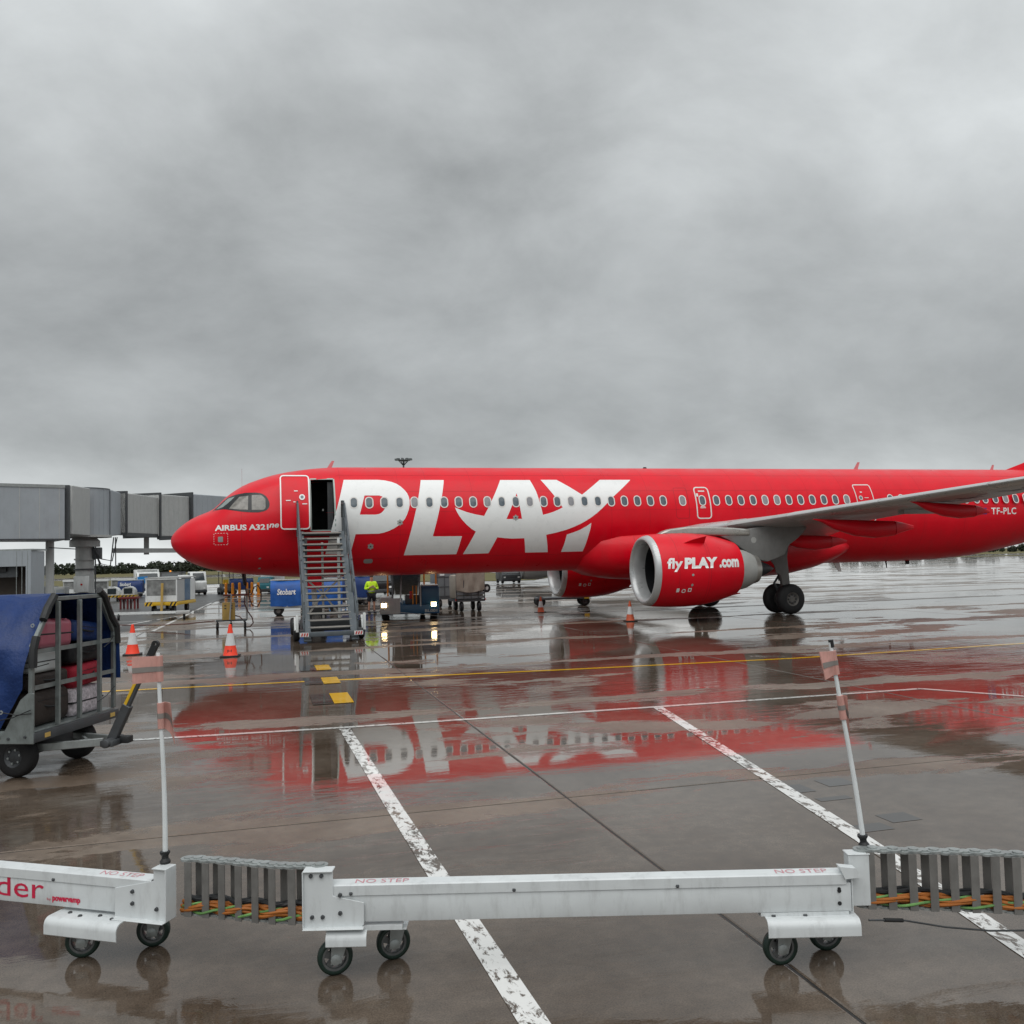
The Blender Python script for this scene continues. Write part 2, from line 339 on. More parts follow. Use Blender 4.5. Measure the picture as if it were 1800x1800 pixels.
# ---------------------------------------------------------------- wet concrete apron
JX, JY, PX, PY = -0.35, -26.3, 7.1, 5.7          # slab joints: x = JX + k*PX, y = JY + k*PY
def wet_ground(name, paint=None, wear=(.40, .60), dry=0., base=((.098, .071, .051), (.162, .128, .100))):
    m = bpy.data.materials.new(name); m.use_nodes = True; t = m.node_tree; b = t.nodes['Principled BSDF']; L = t.links.new
    g = N(t, 'ShaderNodeNewGeometry'); pos = g.outputs['Position']
    def noise(scale, detail=6., rough=.6, dist=0., vec=pos, sc=(1, 1, 1), loc=(0, 0, 0), rz=0):
        mp = N(t, 'ShaderNodeMapping'); mp.inputs['Scale'].default_value = sc; mp.inputs['Location'].default_value = loc; mp.inputs['Rotation'].default_value = (0, 0, rz); L(vec, mp.inputs[0])
        n = N(t, 'ShaderNodeTexNoise'); setin(n, Scale=scale, Detail=detail, Roughness=rough, Distortion=dist); L(mp.outputs[0], n.inputs['Vector']); return n.outputs[0]
    def rng(v, a, b_, c=0., d=1., smooth=True):
        n = N(t, 'ShaderNodeMapRange'); n.interpolation_type = 'SMOOTHSTEP' if smooth else 'LINEAR'; setin(n, From_Min=a, From_Max=b_, To_Min=c, To_Max=d); L(v, n.inputs[0]); return n.outputs[0]
    # standing water: large uneven patches, drier along the slightly raised joints
    s = N(t, 'ShaderNodeSeparateXYZ'); L(pos, s.inputs[0])
    w1 = noise(.16, 8., .62, .5, sc=(.75, 1, 1), loc=(11.3, 4.1, 0)); w2 = noise(1.1, 8., .68, .35, sc=(.33, 1, 1), loc=(2.2, 9.0, 0))
    ty = mth(t, 'PINGPONG', mth(t, 'SUBTRACT', s.outputs[1], JY), PY/2)          # 0 at a joint
    crown = rng(mth(t, 'ADD', ty, mth(t, 'MULTIPLY', mth(t, 'SUBTRACT', w2, .5), 1.2)), .0, .66, .13, 0.)
    near = rng(s.outputs[1], -27.5, -23.5, .10, .025)
    wm = mth(t, 'ADD', mth(t, 'SUBTRACT', mth(t, 'ADD', mth(t, 'MULTIPLY', w1, .62), mth(t, 'MULTIPLY', w2, .38)), crown), near)
    W = rng(mth(t, 'SUBTRACT', wm, dry), .455, .508)
    # colour of the concrete
    c1 = noise(.5, 8., .65); c2 = noise(7., 6., .7); c3 = noise(95., 3., .7)
    mixc = N(t, 'ShaderNodeMix', data_type='RGBA'); L(rng(c1, .35, .65), mixc.inputs[0]); mixc.inputs[6].default_value = (*base[0], 1); mixc.inputs[7].default_value = (*base[1], 1)
    v = mth(t, 'MULTIPLY', mth(t, 'MULTIPLY', rng(c2, .25, .75, .80, 1.2), rng(c3, .3, .7, .72, 1.28)), rng(W, 0, 1, 1.12, .72))
    sc = N(t, 'ShaderNodeVectorMath', operation='SCALE'); L(mixc.outputs[2], sc.inputs[0]); L(v, sc.inputs['Scale'])
    out = sc.outputs[0]; pm = None
    if paint:
        pw = noise(13., 9., .74, .5, sc=(1, .45, 1)); pz = noise(.8, 3.)
        pm = rng(mth(t, 'ADD', mth(t, 'MULTIPLY', pw, .75), mth(t, 'MULTIPLY', pz, .25)), wear[0], wear[1])
        mp_ = N(t, 'ShaderNodeMix', data_type='RGBA'); L(pm, mp_.inputs[0]); L(out, mp_.inputs[6]); mp_.inputs[7].default_value = (*paint, 1); out = mp_.outputs[2]
    L(out, b.inputs['Base Color'])
    b.inputs['IOR'].default_value = 1.5
    ro = mth(t, 'ADD', rng(W, 0, 1, .30, .018), mth(t, 'MULTIPLY', rng(c2, .3, .7), mth(t, 'MULTIPLY', mth(t, 'SUBTRACT', 1.0, W), .10)))
    L(ro, b.inputs['Roughness']); L(rng(W, 0, 1, .46, .5), b.inputs['Specular IOR Level'])
    # relief: concrete texture where damp, faint wind ripples on the water
    rip = noise(3.6, 6., .6, .8, sc=(.40, 1.25, 1), rz=R(-14)); swell = noise(.55, 2., .5, sc=(.6, 1, 1))
    pat = rng(noise(.14, 3., .5, loc=(5, 1, 0)), .46, .62, .10, 1.)
    hw = mth(t, 'ADD', mth(t, 'MULTIPLY', mth(t, 'MULTIPLY', rip, pat), .0046), mth(t, 'MULTIPLY', swell, .0022))
    hd = mth(t, 'ADD', mth(t, 'MULTIPLY', c3, .0007), mth(t, 'MULTIPLY', c2, .003))
    hh = mth(t, 'ADD', mth(t, 'MULTIPLY', hw, W), mth(t, 'MULTIPLY', hd, mth(t, 'SUBTRACT', 1.0, W)))
    bp = N(t, 'ShaderNodeBump'); setin(bp, Strength=1.0, Distance=1.0); L(hh, bp.inputs['Height']); L(bp.outputs[0], b.inputs['Normal'])
    return m
G_con = wet_ground('wet_concrete'); G_white = wet_ground('worn_white_marking', (.72, .72, .70), (.445, .50)); G_white2 = wet_ground('thin_white_marking', (.62, .62, .60), (.40, .48))
G_yel = wet_ground('worn_yellow_marking', (.78, .44, .015), (.26, .38)); G_dark = wet_ground('painted_over_patch', (.055, .051, .048), (.1, .2))
G_asph = wet_ground('damp_asphalt', None, dry=.13, base=((.035, .034, .033), (.06, .058, .056)))
grass_m = mat('far_grass', (.105, .092, .026), .9, 0, 0, .3, .05)

def sheet(name, poly, z, m, kind='structure', parent=None):
    mb = MB(); mb.add([(x, y, z) for x, y in poly], [tuple(range(len(poly)))])
    o = mb.build(name, m, parent, smooth=0)
    if kind: o['kind'] = kind
    return o
sheet('terrain', [(-4000, -1500), (4000, -1500), (4000, 6000), (-4000, 6000)], -.06, grass_m)
apron = sheet('apron', [(-260, -90), (420, -90), (420, 260), (-260, 260)], -.012, G_con)
# concrete slabs with recessed tar joints
sheet('joint_sealant', [(JX-3*PX-.1, JY-2*PY-.1), (JX+6*PX+.1, JY-2*PY-.1), (JX+6*PX+.1, JY+8*PY+.1), (JX-3*PX-.1, JY+8*PY+.1)], -.006, M_['tarmac_tar'], None, apron)
gp = .011
sm_ = None
for i in range(-3, 6):
    for j in range(-2, 8):
        if sm_ is None:
            a, b_ = PX/2-gp, PY/2-gp; c_ = .012
            mb = MB(); mb.add([(x*a, y*b_, -.03) for x, y in ((-1, -1), (1, -1), (1, 1), (-1, 1))] + [(x*a, y*b_, -.004) for x, y in ((-1, -1), (1, -1), (1, 1), (-1, 1))] + [(x*(a-c_), y*(b_-c_), 0) for x, y in ((-1, -1), (1, -1), (1, 1), (-1, 1))],
                              [(0, 1, 5, 4), (1, 2, 6, 5), (2, 3, 7, 6), (3, 0, 4, 7), (4, 5, 9, 8), (5, 6, 10, 9), (6, 7, 11, 10), (7, 4, 8, 11), (8, 9, 10, 11)])
            o = mb.build('slab', G_con, apron, smooth=0); sm_ = o.data
        else:
            o = bpy.data.objects.new('slab', sm_); C.objects.link(o); o.parent = apron
        o.location = (JX+(i+.5)*PX, JY+(j+.5)*PY, 0)
def stripe(name, pts, w, m, z=.004):
    mb = MB(); pts = [Vector((*p, 0)) for p in pts]; vs = []
    for i, p in enumerate(pts):
        d = (pts[min(i+1, len(pts)-1)]-pts[max(i-1, 0)]).normalized(); a = Vector((-d.y, d.x, 0))
        vs += [(p+a*w/2).xy.to_3d()+Vector((0, 0, z)), (p-a*w/2).xy.to_3d()+Vector((0, 0, z))]
    mb.add(vs, [(2*i, 2*i+1, 2*i+3, 2*i+2) for i in range(len(pts)-1)])
    o = mb.build(name, m, None, smooth=0); o['kind'] = 'structure'; return o
stripe('white_line', [(-12, -21.0), (-5.14, -21.32), (-2.1, -21.53), (2.67, -21.68), (7.5, -21.76)], .12, G_white2)
stripe('white_line', [(7.5, -21.72), (8.38, -23.08), (9.6, -25)], .12, G_white2)
stripe('white_line', [(-2.11, -21.62), (-2.02, -26.29), (-1.955, -29.0), (-1.92, -30.4), (-1.88, -33.5)], .155, G_white, .0045)
stripe('white_line', [(2.70, -21.76), (2.01, -25.57), (1.49, -28.42), (1.06, -30.47), (.5, -33.5)], .155, G_white, .0045)
stripe('yellow_line', [(-30, -14.6), (-5.86, -15.75), (-1.69, -16.03), (3.03, -16.52), (8.29, -16.86), (14.8, -16.61), (30, -15.2)], .165, G_yel)
for y0, y1 in ((-14.15, -13.1), (-16.55, -15.53), (-19.22, -17.95)):
    sheet('yellow_marking', [(-2.07, y0), (-1.74, y0), (-1.74, y1), (-2.07, y1)], .009, G_yel)
    sheet('dark_marking', [(-2.42, y0), (-2.08, y0), (-2.08, y1), (-2.42, y1)], .009, G_dark)
for a, b_, c_, d_ in ((1.75, -26.95, .28, .3), (1.85, -27.3, .35, .12), (2.25, -26.85, .32, .28), (1.62, -28.25, .3, .2), (2.02, -28.1, .3, .25)):
    sheet('dark_marking', [(a, b_), (a+c_, b_), (a+c_, b_+d_), (a, b_+d_)], .0022, G_dark)
# stand markings by the far equipment
for p in ([(-9.6, 3.2), (-7.2, 12.2)], [(-12, 8.5), (-7.2, 9.2)], [(-14, 14.0), (-8.5, 14.9)], [(-13, 1.2), (-6.6, 1.6)], [(-16, 30), (-7, 31)], [(-7.2, 1.5), (-6.4, 28)]):
    stripe('white_line', p, .15, G_white2, .0065)
sheet('asphalt_road', [(-60, -12), (-9.6, -6.3), (-8.6, -3.0), (-6.9, 17), (-5.6, 45), (-6.5, 48), (-16, 52), (-90, 60)], .0022, G_asph)
# far verges
sheet('grass_verge', [(-60, 118), (-8, 97), (22.5, 64.5), (26.5, 64), (34, 80), (40, 150), (-20, 185), (-90, 200)], .02, grass_m)
sheet('grass_verge', [(150, 182), (420, 150), (420, 175), (175, 206)], .02, grass_m)
sheet('grass_verge', [(200, 160), (330, 120), (330, 126), (204, 166)], .025, grass_m)
# ---------------------------------------------------------------- the red airliner
NX = -6.383                                           # x of the nose tip
ZT = [(0, 3.31), (.03, 3.45), (.12, 3.6), (.39, 3.876), (.78, 4.14), (1.29, 4.363), (1.45, 4.44), (1.93, 4.9), (2.17, 5.09), (2.62, 5.363), (3.11, 5.553), (3.6, 5.71), (4.43, 5.874), (5.27, 5.972), (5.9, 6.005), (6.6, 6.011), (38, 6.011), (46, 5.75)]
ZB = [(0, 3.31), (.03, 3.16), (.08, 3.06), (.23, 2.869), (.54, 2.616), (.93, 2.421), (1.48, 2.241), (2.11, 2.13), (2.75, 2.045), (3.56, 1.97), (4.47, 1.905), (5.5, 1.875), (6.6, 1.871), (31, 1.871), (33.9, 1.99), (35.2, 2.14), (36.5, 2.36), (37.8, 2.6), (41, 3.45), (44, 4.45), (46, 5.15)]
WW = [(0, 0), (.03, .17), (.12, .36), (.39, .68), (.78, .98), (1.29, 1.25), (1.93, 1.49), (2.62, 1.68), (3.6, 1.85), (4.6, 1.94), (5.6, 1.97), (6.6, 1.975), (32, 1.975), (36, 1.82), (40, 1.3), (44, .6), (46, .25)]
def sec(X):
    t, b_ = hermite(ZT, X), hermite(ZB, X); return (t+b_)/2, (t-b_)/2, hermite(WW, X)
def skin(x, z, off=.004):
    """point on the camera-side skin at aircraft x (from nose) and height z, pushed out by off"""
    zc, hz, w = sec(x); k = max(-.999, min(.999, (z-zc)/max(hz, .01))); c = math.sqrt(1-k*k)
    nrm = Vector((0, -c/max(w, .05), k/max(hz, .05))).normalized()
    return Vector((x, -w*c, z)) + nrm*off
jet = empty('airliner', (NX, 0, 0), 0, 'large red passenger airliner with huge white lettering parked on the wet apron', 'airplane')
D0, D1, DZ0, DZ1 = 4.86, 5.72, 3.55, 5.45                      # forward door opening
zc, hz, w = sec(5.3)
pa, pb = math.asin((DZ0-zc)/hz), math.asin((DZ1-zc)/hz)
angs = sorted(set([round(i*2*math.pi/96, 5) for i in range(-24, 72)] + [round(pa, 5), round(pb, 5)]))
xs = [0.002, .012, .03, .06, .1, .16, .23, .32, .42, .55, .7, .86, 1.03, 1.2, 1.35, 1.5, 1.65, 1.8, 1.95, 2.1, 2.3, 2.5, 2.75, 3, 3.25, 3.5, 3.8, 4.1, 4.4, 4.65, D0, 5.15, 5.45, D1, 6, 6.6] + [6.6+i*1.6 for i in range(1, 16)] + [31+i*.7 for i in range(1, 22)] + [46]
mb = MB(); n = len(angs)
for X in xs:
    zc, hz, w = sec(X)
    mb.v += [Vector((X, -w*math.cos(a), zc+hz*math.sin(a))) for a in angs]
for k in range(len(xs)-1):
    for i in range(n):
        j = (i+1) % n
        a = (angs[i]+(angs[j] if j else angs[0]+2*math.pi))/2
        if D0-.01 < (xs[k]+xs[k+1])/2 < D1+.01 and pa < a < pb: continue
        mb.f.append((k*n+i, k*n+j, (k+1)*n+j, (k+1)*n+i))
mb.f.append(tuple(range(n))); mb.f.append(tuple(range((len(xs)-1)*n, len(xs)*n))[::-1])
fus = mb.build('fuselage', M_['red'], jet, smooth=50)
# lettering on the fuselage (x from first window, z)
dz = dict(du=.5, dv=.12)
def fx(off): return lambda a, b: skin(a-NX, b, off)
P_ = [(-0.309, 5.414), (0.31, 5.414), (0.935, 5.414), (1.203, 5.386), (1.427, 5.331), (1.606, 5.253), (1.749, 5.145), (1.873, 5.012), (1.957, 4.889), (2.005, 4.758), (2.027, 4.608), (2.016, 4.438), (1.974, 4.269), (1.91, 4.102), (1.831, 3.945), (1.712, 3.793), (1.579, 3.691), (1.422, 3.591), (1.249, 3.511), (1.064, 3.448), (0.879, 3.414), (0.042, 3.407), (-0.128, 2.707), (-1.011, 2.718), (-0.902, 3.24), (-0.64, 4.24), (-0.60, 4.35)]
Pc = [(0.394, 4.809), (0.916, 4.807), (1.018, 4.776), (1.096, 4.72), (1.15, 4.656), (1.17, 4.571), (1.164, 4.465), (1.14, 4.381), (1.095, 4.298), (1.03, 4.215), (0.958, 4.153), (0.883, 4.121), (0.76, 4.101), (0.197, 4.107)]
L_ = [(2.531, 5.404), (3.408, 5.404), (2.858, 3.284), (3.959, 3.274), (3.803, 2.614), (1.826, 2.615)]
A_ = [(3.7, 4.339), (3.918, 4.243), (4.131, 4.165), (4.452, 4.076), (4.798, 4.009), (5.597, 5.404), (6.78, 5.404), (6.925, 4.936), (7.01, 4.488), (7.099, 4.028), (7.3, 4.075), (7.504, 4.133), (7.7, 4.21), (7.905, 4.305), (7.637, 4.743), (7.424, 5.073), (7.217, 5.413), (7.866, 5.413), (8.293, 5.127), (8.758, 4.801), (9.66, 5.413), (10.964, 5.413), (10.038, 4.717), (9.502, 4.247), (9.279, 4.072), (9.062, 3.92), (8.827, 3.782), (8.596, 3.663), (8.322, 3.549), (8.049, 3.454), (7.643, 3.352), (7.238, 3.272), (7.391, 2.615), (6.487, 2.617), (6.38, 3.158), (5.897, 3.152), (5.6, 3.175), (5.316, 3.21), (5.039, 2.622), (4.057, 2.609), (4.481, 3.434), (4.296, 3.55), (4.121, 3.699), (3.992, 3.84), (3.866, 3.998), (3.776, 4.155)]
Ac = [(6.137, 4.872), (6.263, 3.886), (5.653, 3.884)]
Yt = [(9.047, 3.701), (9.012, 3.461), (8.949, 3.201), (8.887, 2.898), (8.816, 2.616), (7.931, 2.613), (7.995, 2.871), (8.071, 3.268), (8.355, 3.354), (8.604, 3.446), (8.854, 3.577)]
for lp in ([P_, Pc], [L_], [A_, Ac], [Yt]):
    drape(flat_poly(lp), fx(.005), 'livery_letter', M_['white_livery'], fus, **dz)
drape(fit(flat_text('AIRBUS A321', 1, .035), -4.80, -2.98, 3.615, 3.815), fx(.005), 'lettering', M_['white_livery'], fus, .12, .08)
drape(fit(flat_text('ne', 1, .03, .25), -2.96, -2.62, 3.685, 3.83), fx(.005), 'lettering', M_['white_livery'], fus, .12, .08)
drape(fit(flat_text('TF-PLC', 1, .02, 0, 1.1), 27.83, 29.25, 3.84, 4.14), fx(.005), 'lettering', M_['white_livery'], fus, .3, .1)
M_['flag_blue'] = mat('flag_blue', (.01, .03, .25), .4)
drape(flat_poly([[(27.15, 3.85), (27.57, 3.85), (27.57, 4.13), (27.15, 4.13)]]), fx(.005), 'national_flag', M_['flag_blue'], fus, .2, .1)
for q in ([(27.26, 3.85), (27.34, 3.85), (27.34, 4.13), (27.26, 4.13)], [(27.15, 3.95), (27.57, 3.95), (27.57, 4.03), (27.15, 4.03)]):
    drape(flat_poly([q]), fx(.008 if q[0][0] == 27.26 else .0075), 'flag_cross', M_['white_livery'], fus, .2, .1)
drape(flat_poly([[(27.15, 3.975), (27.57, 3.975), (27.57, 4.005), (27.15, 4.005)]]), fx(.0105), 'flag_cross', M_['red'], fus, .2, .1)
drape(flat_poly([[(27.285, 3.85), (27.315, 3.85), (27.315, 4.13), (27.285, 4.13)]]), fx(.0112), 'flag_cross', M_['red'], fus, .2, .1)
# small panels, ports and placards
M_['panel_grey'] = mat('grey_panel', (.34, .345, .33), .4)
drape(ring2d(.17, .19, .03, .01, c=(-4.61, 3.315), hole=False), fx(.006), 'static_port', M_['panel_grey'], fus, .1, .1)
for k in range(5):
    for (a, b_) in ((-4.80+k*.095, 3.52), (-4.80+k*.095, 3.12)):
        drape(flat_poly([[(a, b_), (a+.045, b_), (a+.045, b_+.014), (a, b_+.014)]]), fx(.006), 'dash_mark', M_['white_livery'], fus)
    for a in (-4.84, -4.37):
        drape(flat_poly([[(a, 3.15+k*.08), (a+.014, 3.15+k*.08), (a+.014, 3.19+k*.08), (a, 3.19+k*.08)]]), fx(.006), 'dash_mark', M_['white_livery'], fus)
drape(ring2d(.34, .16, .079, .01, c=(.537, 2.43), hole=False), fx(.006), 'service_panel', M_['panel_grey'], fus, .1, .08)
for cx_, cz_ in ((1.642, 3.806), (.592, 2.962), (6.02, 3.93)):
    st = [(cx_+(.125 if k % 2 else .085)*math.cos(k*math.pi/6), cz_+(.125 if k % 2 else .085)*math.sin(k*math.pi/6)) for k in range(12)]
    drape(flat_poly([st]), fx(.009), 'star_port', M_['panel_grey'], fus, .1, .08)
    drape(flat_poly([[(cx_+.03*math.cos(k), cz_+.03*math.sin(k)) for k in range(6)]]), fx(.012), 'port_hole', M_['dark'], fus)
for cx_, cz_ in ((-3.29, 2.62), (-3.31, 2.27)):
    drape(flat_poly([[(cx_-.05, cz_-.02), (cx_+.03, cz_-.03), (cx_+.06, cz_+.02), (cx_-.01, cz_+.03)]]), fx(.008), 'drain_port', M_['panel_grey'], fus)
# thin panel seams
M_['seam'] = mat('panel_seam', (.30, .004, .012), .5)
for z_, a0, a1 in ((3.92+.27, -1.0, 29), (5.60, -.55, 32), (2.52, -4.2, 8.4), (3.36, -1.2, 8.6), (4.95, -.5, 29)):
    for k in range(int((a1-a0)/6)+1):
        b0 = a0+k*6; b1 = min(b0+5.96, a1)
        if b1 > b0: drape(flat_poly([[(b0, z_), (b1, z_), (b1, z_+.006), (b0, z_+.006)]]), fx(.0025), 'skin_seam', M_['seam'], fus, .8)
for a0 in (-3.9, -.45, 1.65, 2.7, 4.4, 6.6, 8.2, 9.9, 11.5, 13.2, 15.4, 17.1, 18.7, 20.4, 22.6, 24.3, 26.4):
    drape(flat_poly([[(a0, 2.0), (a0+.006, 2.0), (a0+.006, 5.95), (a0, 5.95)]]), fx(.0025), 'skin_seam', M_['seam'], fus, None, .1)
# cabin windows
xw = [i*.551 for i in range(23)] + [12.957, 13.825] + [14.449+i*.551 for i in range(12)] + [22.671+i*.551 for i in range(9)] + [27.547+i*.551 for i in range(9)]
base_pane = base_ring = None
zw = 4.54
def local_shape(sh): return lambda a, b: skin(10+a, zw+b, .007) - Vector((10, 0, 0))
p_pane = drape(ring2d(.235, .345, .112, .01, hole=False), lambda a, b: skin(10+a, zw+b, .009)-Vector((10, 0, 0)), 'window', M_['pane'], jet, None, .06)
p_ring = drape(ring2d(.305, .43, .145, .038), lambda a, b: skin(10+a, zw+b, .012)-Vector((10, 0, 0)), 'window_frame', M_['ring'], p_pane, None, .06)
for i, x in enumerate(xw):
    o = p_pane if i == 0 else dup(p_pane, jet)
    o.location = (x-NX, 0, 0)
    v_ = random.Random(i*7+3).random()
    if v_ < .45:
        o.material_slots[0].link = 'OBJECT'; o.material_slots[0].material = M_['pane2'] if v_ < .22 else M_['pane3']
# cockpit
def nose(off): return lambda a, b: skin(a, b, off)
maskp = [(1.46, 4.345), (1.6, 4.48), (1.76, 4.62), (2.0, 4.83), (2.16, 4.89), (2.32, 4.93), (2.62, 4.975), (2.97, 4.97), (3.12, 4.945), (3.23, 4.90), (3.32, 4.83), (3.38, 4.746), (3.43, 4.64), (3.45, 4.541), (3.44, 4.44), (3.4, 4.36), (3.33, 4.305), (3.26, 4.271), (3.07, 4.232), (2.79, 4.241), (2.48, 4.278), (2.16, 4.337), (1.87, 4.391), (1.67, 4.375)]
mk = drape(flat_poly([maskp]), nose(.005), 'cockpit_mask', M_['cockpit_mask'], jet, .06, .04)
for nm, q, mm in (('windshield', [(1.55, 4.395), (1.72, 4.43), (1.85, 4.47), (1.98, 4.571), (2.14, 4.72), (2.26, 4.845), (2.03, 4.79)], 'windshield'),
                  ('cockpit_window', [(2.06, 4.399), (2.19, 4.566), (2.41, 4.823), (2.72, 4.855), (2.71, 4.338), (2.44, 4.351)], 'cockpit_glass'),
                  ('cockpit_window', [(2.84, 4.869), (3.16, 4.868), (3.24, 4.80), (3.31, 4.709), (3.31, 4.417), (3.29, 4.36), (3.23, 4.323), (2.84, 4.331)], 'cockpit_glass')):
    drape(flat_poly([q]), nose(.011), nm, M_[mm], jet, .06, .04)
    o = drape(flat_poly([q]), lambda a, b: skin(a, b, .011)*Vector((1, -1, 1)), nm, M_[mm], jet, .06, .04)
o = drape(flat_poly([maskp]), lambda a, b: skin(a, b, .005)*Vector((1, -1, 1)), 'cockpit_mask', M_['cockpit_mask'], jet, .06, .04)
MB().tube([skin(1.55, 4.39, .02), skin(1.72, 4.50, .035), skin(1.9, 4.68, .03)], .008, 5).build('wiper', M_['black'], jet)
# forward door: opening lined with a pale frame, dim vestibule, leaf swung out and forward
zs = [DZ0+(DZ1-DZ0)*k/10 for k in range(11)]
mb = MB()
for X0, X1 in ((D0-.02, D0+.03), (D1-.03, D1+.02)):
    rings = []
    for z_ in zs:
        p, q = skin(X0, z_, .006), skin(X1, z_, .006); d = Vector((0, .22, 0))
        rings.append([p, q, q+d, p+d])
    mb.loft(rings)
for z_ in (DZ0, DZ1):
    p, q = skin(D0+.028, z_-.02, .004), skin(D1-.028, z_-.02, .004); p2, q2 = skin(D0+.028, z_+.03, .004), skin(D1-.028, z_+.03, .004); d = Vector((0, .3, 0))
    mb.loft([[p, p2, p2+d, p+d], [q, q2, q2+d, q+d]])
mb.build('door_frame', M_['frame_green'], jet)
mb = MB(); x0, x1, y0, y1, z0, z1 = D0-.25, D1+.3, -1.86, 1.2, DZ0-.03, DZ1+.12
mb.add([(x0, -1.72, z0), (x1, -1.72, z0), (x1, y1, z0), (x0, y1, z0), (x0, -1.05, z1), (x1, -1.05, z1), (x1, y1, z1), (x0, y1, z1)], [(0, 1, 2, 3), (4, 5, 6, 7), (2, 3, 7, 6), (0, 3, 7, 4), (1, 2, 6, 5)])
cab = mb.build('vestibule', M_['dark'], jet, smooth=0)
MB().box(D0+.5, D0+.56, -.30, -.27, 4.35, 4.42).build('cabin_fitting', M_['white_livery'], cab)
MB().box(D1-.22, D1-.02, -1.2, -1.1, 3.56, 5.35).build('galley_panel', M_['dsteel'], cab)
LX0, LX1, LZ0, LZ1 = 3.80, 4.82, 3.60, 5.50; OFF = .34
def leafpt(X, z_, o_):
    p = skin(5.3, z_, 0); p2 = skin(5.3, z_, o_) - p
    return Vector((X, p.y, z_)) + Vector((0, -OFF, 0)) + p2
lz = [LZ0+(LZ1-LZ0)*k/14 for k in range(15)]
mb = MB(); mb.loft([[leafpt(LX0, z_, 0), leafpt(LX0, z_, .07), leafpt(LX1, z_, .07), leafpt(LX1, z_, 0)] for z_ in lz])
leaf = mb.build('entry_door', M_['red'], jet, bevel=.02, seg=1); leaf['label'] = 'open red entry door leaf with white outline'
drape(ring2d(LX1-LX0, LZ1-LZ0, .13, .045, c=((LX0+LX1)/2, (LZ0+LZ1)/2)), lambda a, b: leafpt(a, b, .085), 'door_outline', M_['white_livery'], leaf, None, .1)
drape(ring2d(.2, .2, .1, .045, c=(LX1-.27, 4.70)), lambda a, b: leafpt(a, b, .09), 'door_window_frame', M_['white_livery'], leaf, None, .1)
drape(ring2d(.12, .12, .06, .02, c=(LX1-.27, 4.70), hole=False), lambda a, b: leafpt(a, b, .087), 'door_window', M_['pane'], leaf, None, .1)
for a, b_, w_ in ((4.28, 4.9, .13), (4.0, 4.57, .16), (4.55, 4.45, .17), (4.25, 4.52, .07)):
    drape(flat_poly([[(a, b_), (a+w_, b_), (a+w_, b_+.03), (a, b_+.03)]]), lambda p, q: leafpt(p, q, .088), 'placard', M_['white_livery'], leaf)
MB().bar((D0-.05, -1.78, 4.75), (LX1-.1, -1.86-OFF+.1, 4.7), .09, .3).build('hinge_arm', M_['silver'], leaf)
MB().bar((D0-.05, -1.9, 3.75), (LX1-.02, -1.93-OFF+.1, 3.68), .05, .2).build('hinge_arm', M_['silver'], leaf)
# exits further aft
def door_lines(cx_, cz_, w_, h_, r_, t_, lean=0):
    sh = ring2d(w_, h_, r_, t_)
    return drape(sh, lambda a, b: skin(cx_-NX+a+lean*b, cz_+b, .006), 'exit_outline', M_['ring'], jet, None, .1)
door_lines(13.86, 4.45, .66, 1.31, .15, .05); door_lines(21.42, 4.40, .86, 1.60, .1, .04)
drape(ring2d(.19, .19, .095, .03, c=(21.22, 4.61)), fx(.007), 'exit_window_frame', M_['ring'], jet, None, .06)
drape(ring2d(.13, .13, .065, .03, c=(21.22, 4.61), hole=False), fx(.006), 'exit_window', M_['pane'], jet, None, .06)
drape(ring2d(.58, 1.24, .1, .012, c=(12.93, 4.45)), fx(.004), 'exit_outline', M_['seam'], jet, None, .1)
for a, b_, w_, h_ in ((13.60, 4.70, .09, .13), (13.72, 4.9, .28, .05), (13.72, 4.28, .2, .03), (13.70, 4.23, .24, .03), (21.25, 4.83, .1, .05), (21.4, 4.6, .2, .025)):
    drape(flat_poly([[(a, b_), (a+w_, b_), (a+w_, b_+h_), (a, b_+h_)]]), fx(.007), 'placard', M_['ring'], jet)
# antennas and drain masts
def blade(x, z, h_, c_, sw, m, y=0, t=.03, name='antenna'):
    s_ = 1 if h_ > 0 else -1
    mb = MB(); mb.loft([[(x, y-t, z), (x+c_, y-t, z), (x+c_, y+t, z), (x, y+t, z)], [(x+sw, y-t*.4, z+h_), (x+sw+c_*.5, y-t*.4, z+h_), (x+sw+c_*.5, y+t*.4, z+h_), (x+sw, y+t*.4, z+h_)]])
    return mb.build(name, m, jet)
blade(5.55, 5.95, .36, .2, .24, M_['antenna'], .4, .015); blade(28.9, 5.96, .42, .24, .28, M_['antenna'], .4, .015); blade(36.3, 5.96, .32, .2, .18, M_['antenna'], .3, .015)
MB().cyl((18.55, -.1, 6.0), (18.55, -.1, 6.06), .09, .06).build('beacon', M_['dark'], jet)
blade(27.4, 1.9, -.42, .3, .28, M_['white_livery'], 0, .03, 'ventral_antenna'); blade(30.1, 1.9, -.32, .07, .05, M_['dark'], 0, .02, 'drain_mast'); MB().box(31.2, 31.33, -.06, .06, 1.72, 1.9).build('drain_stub', M_['dark'], jet)
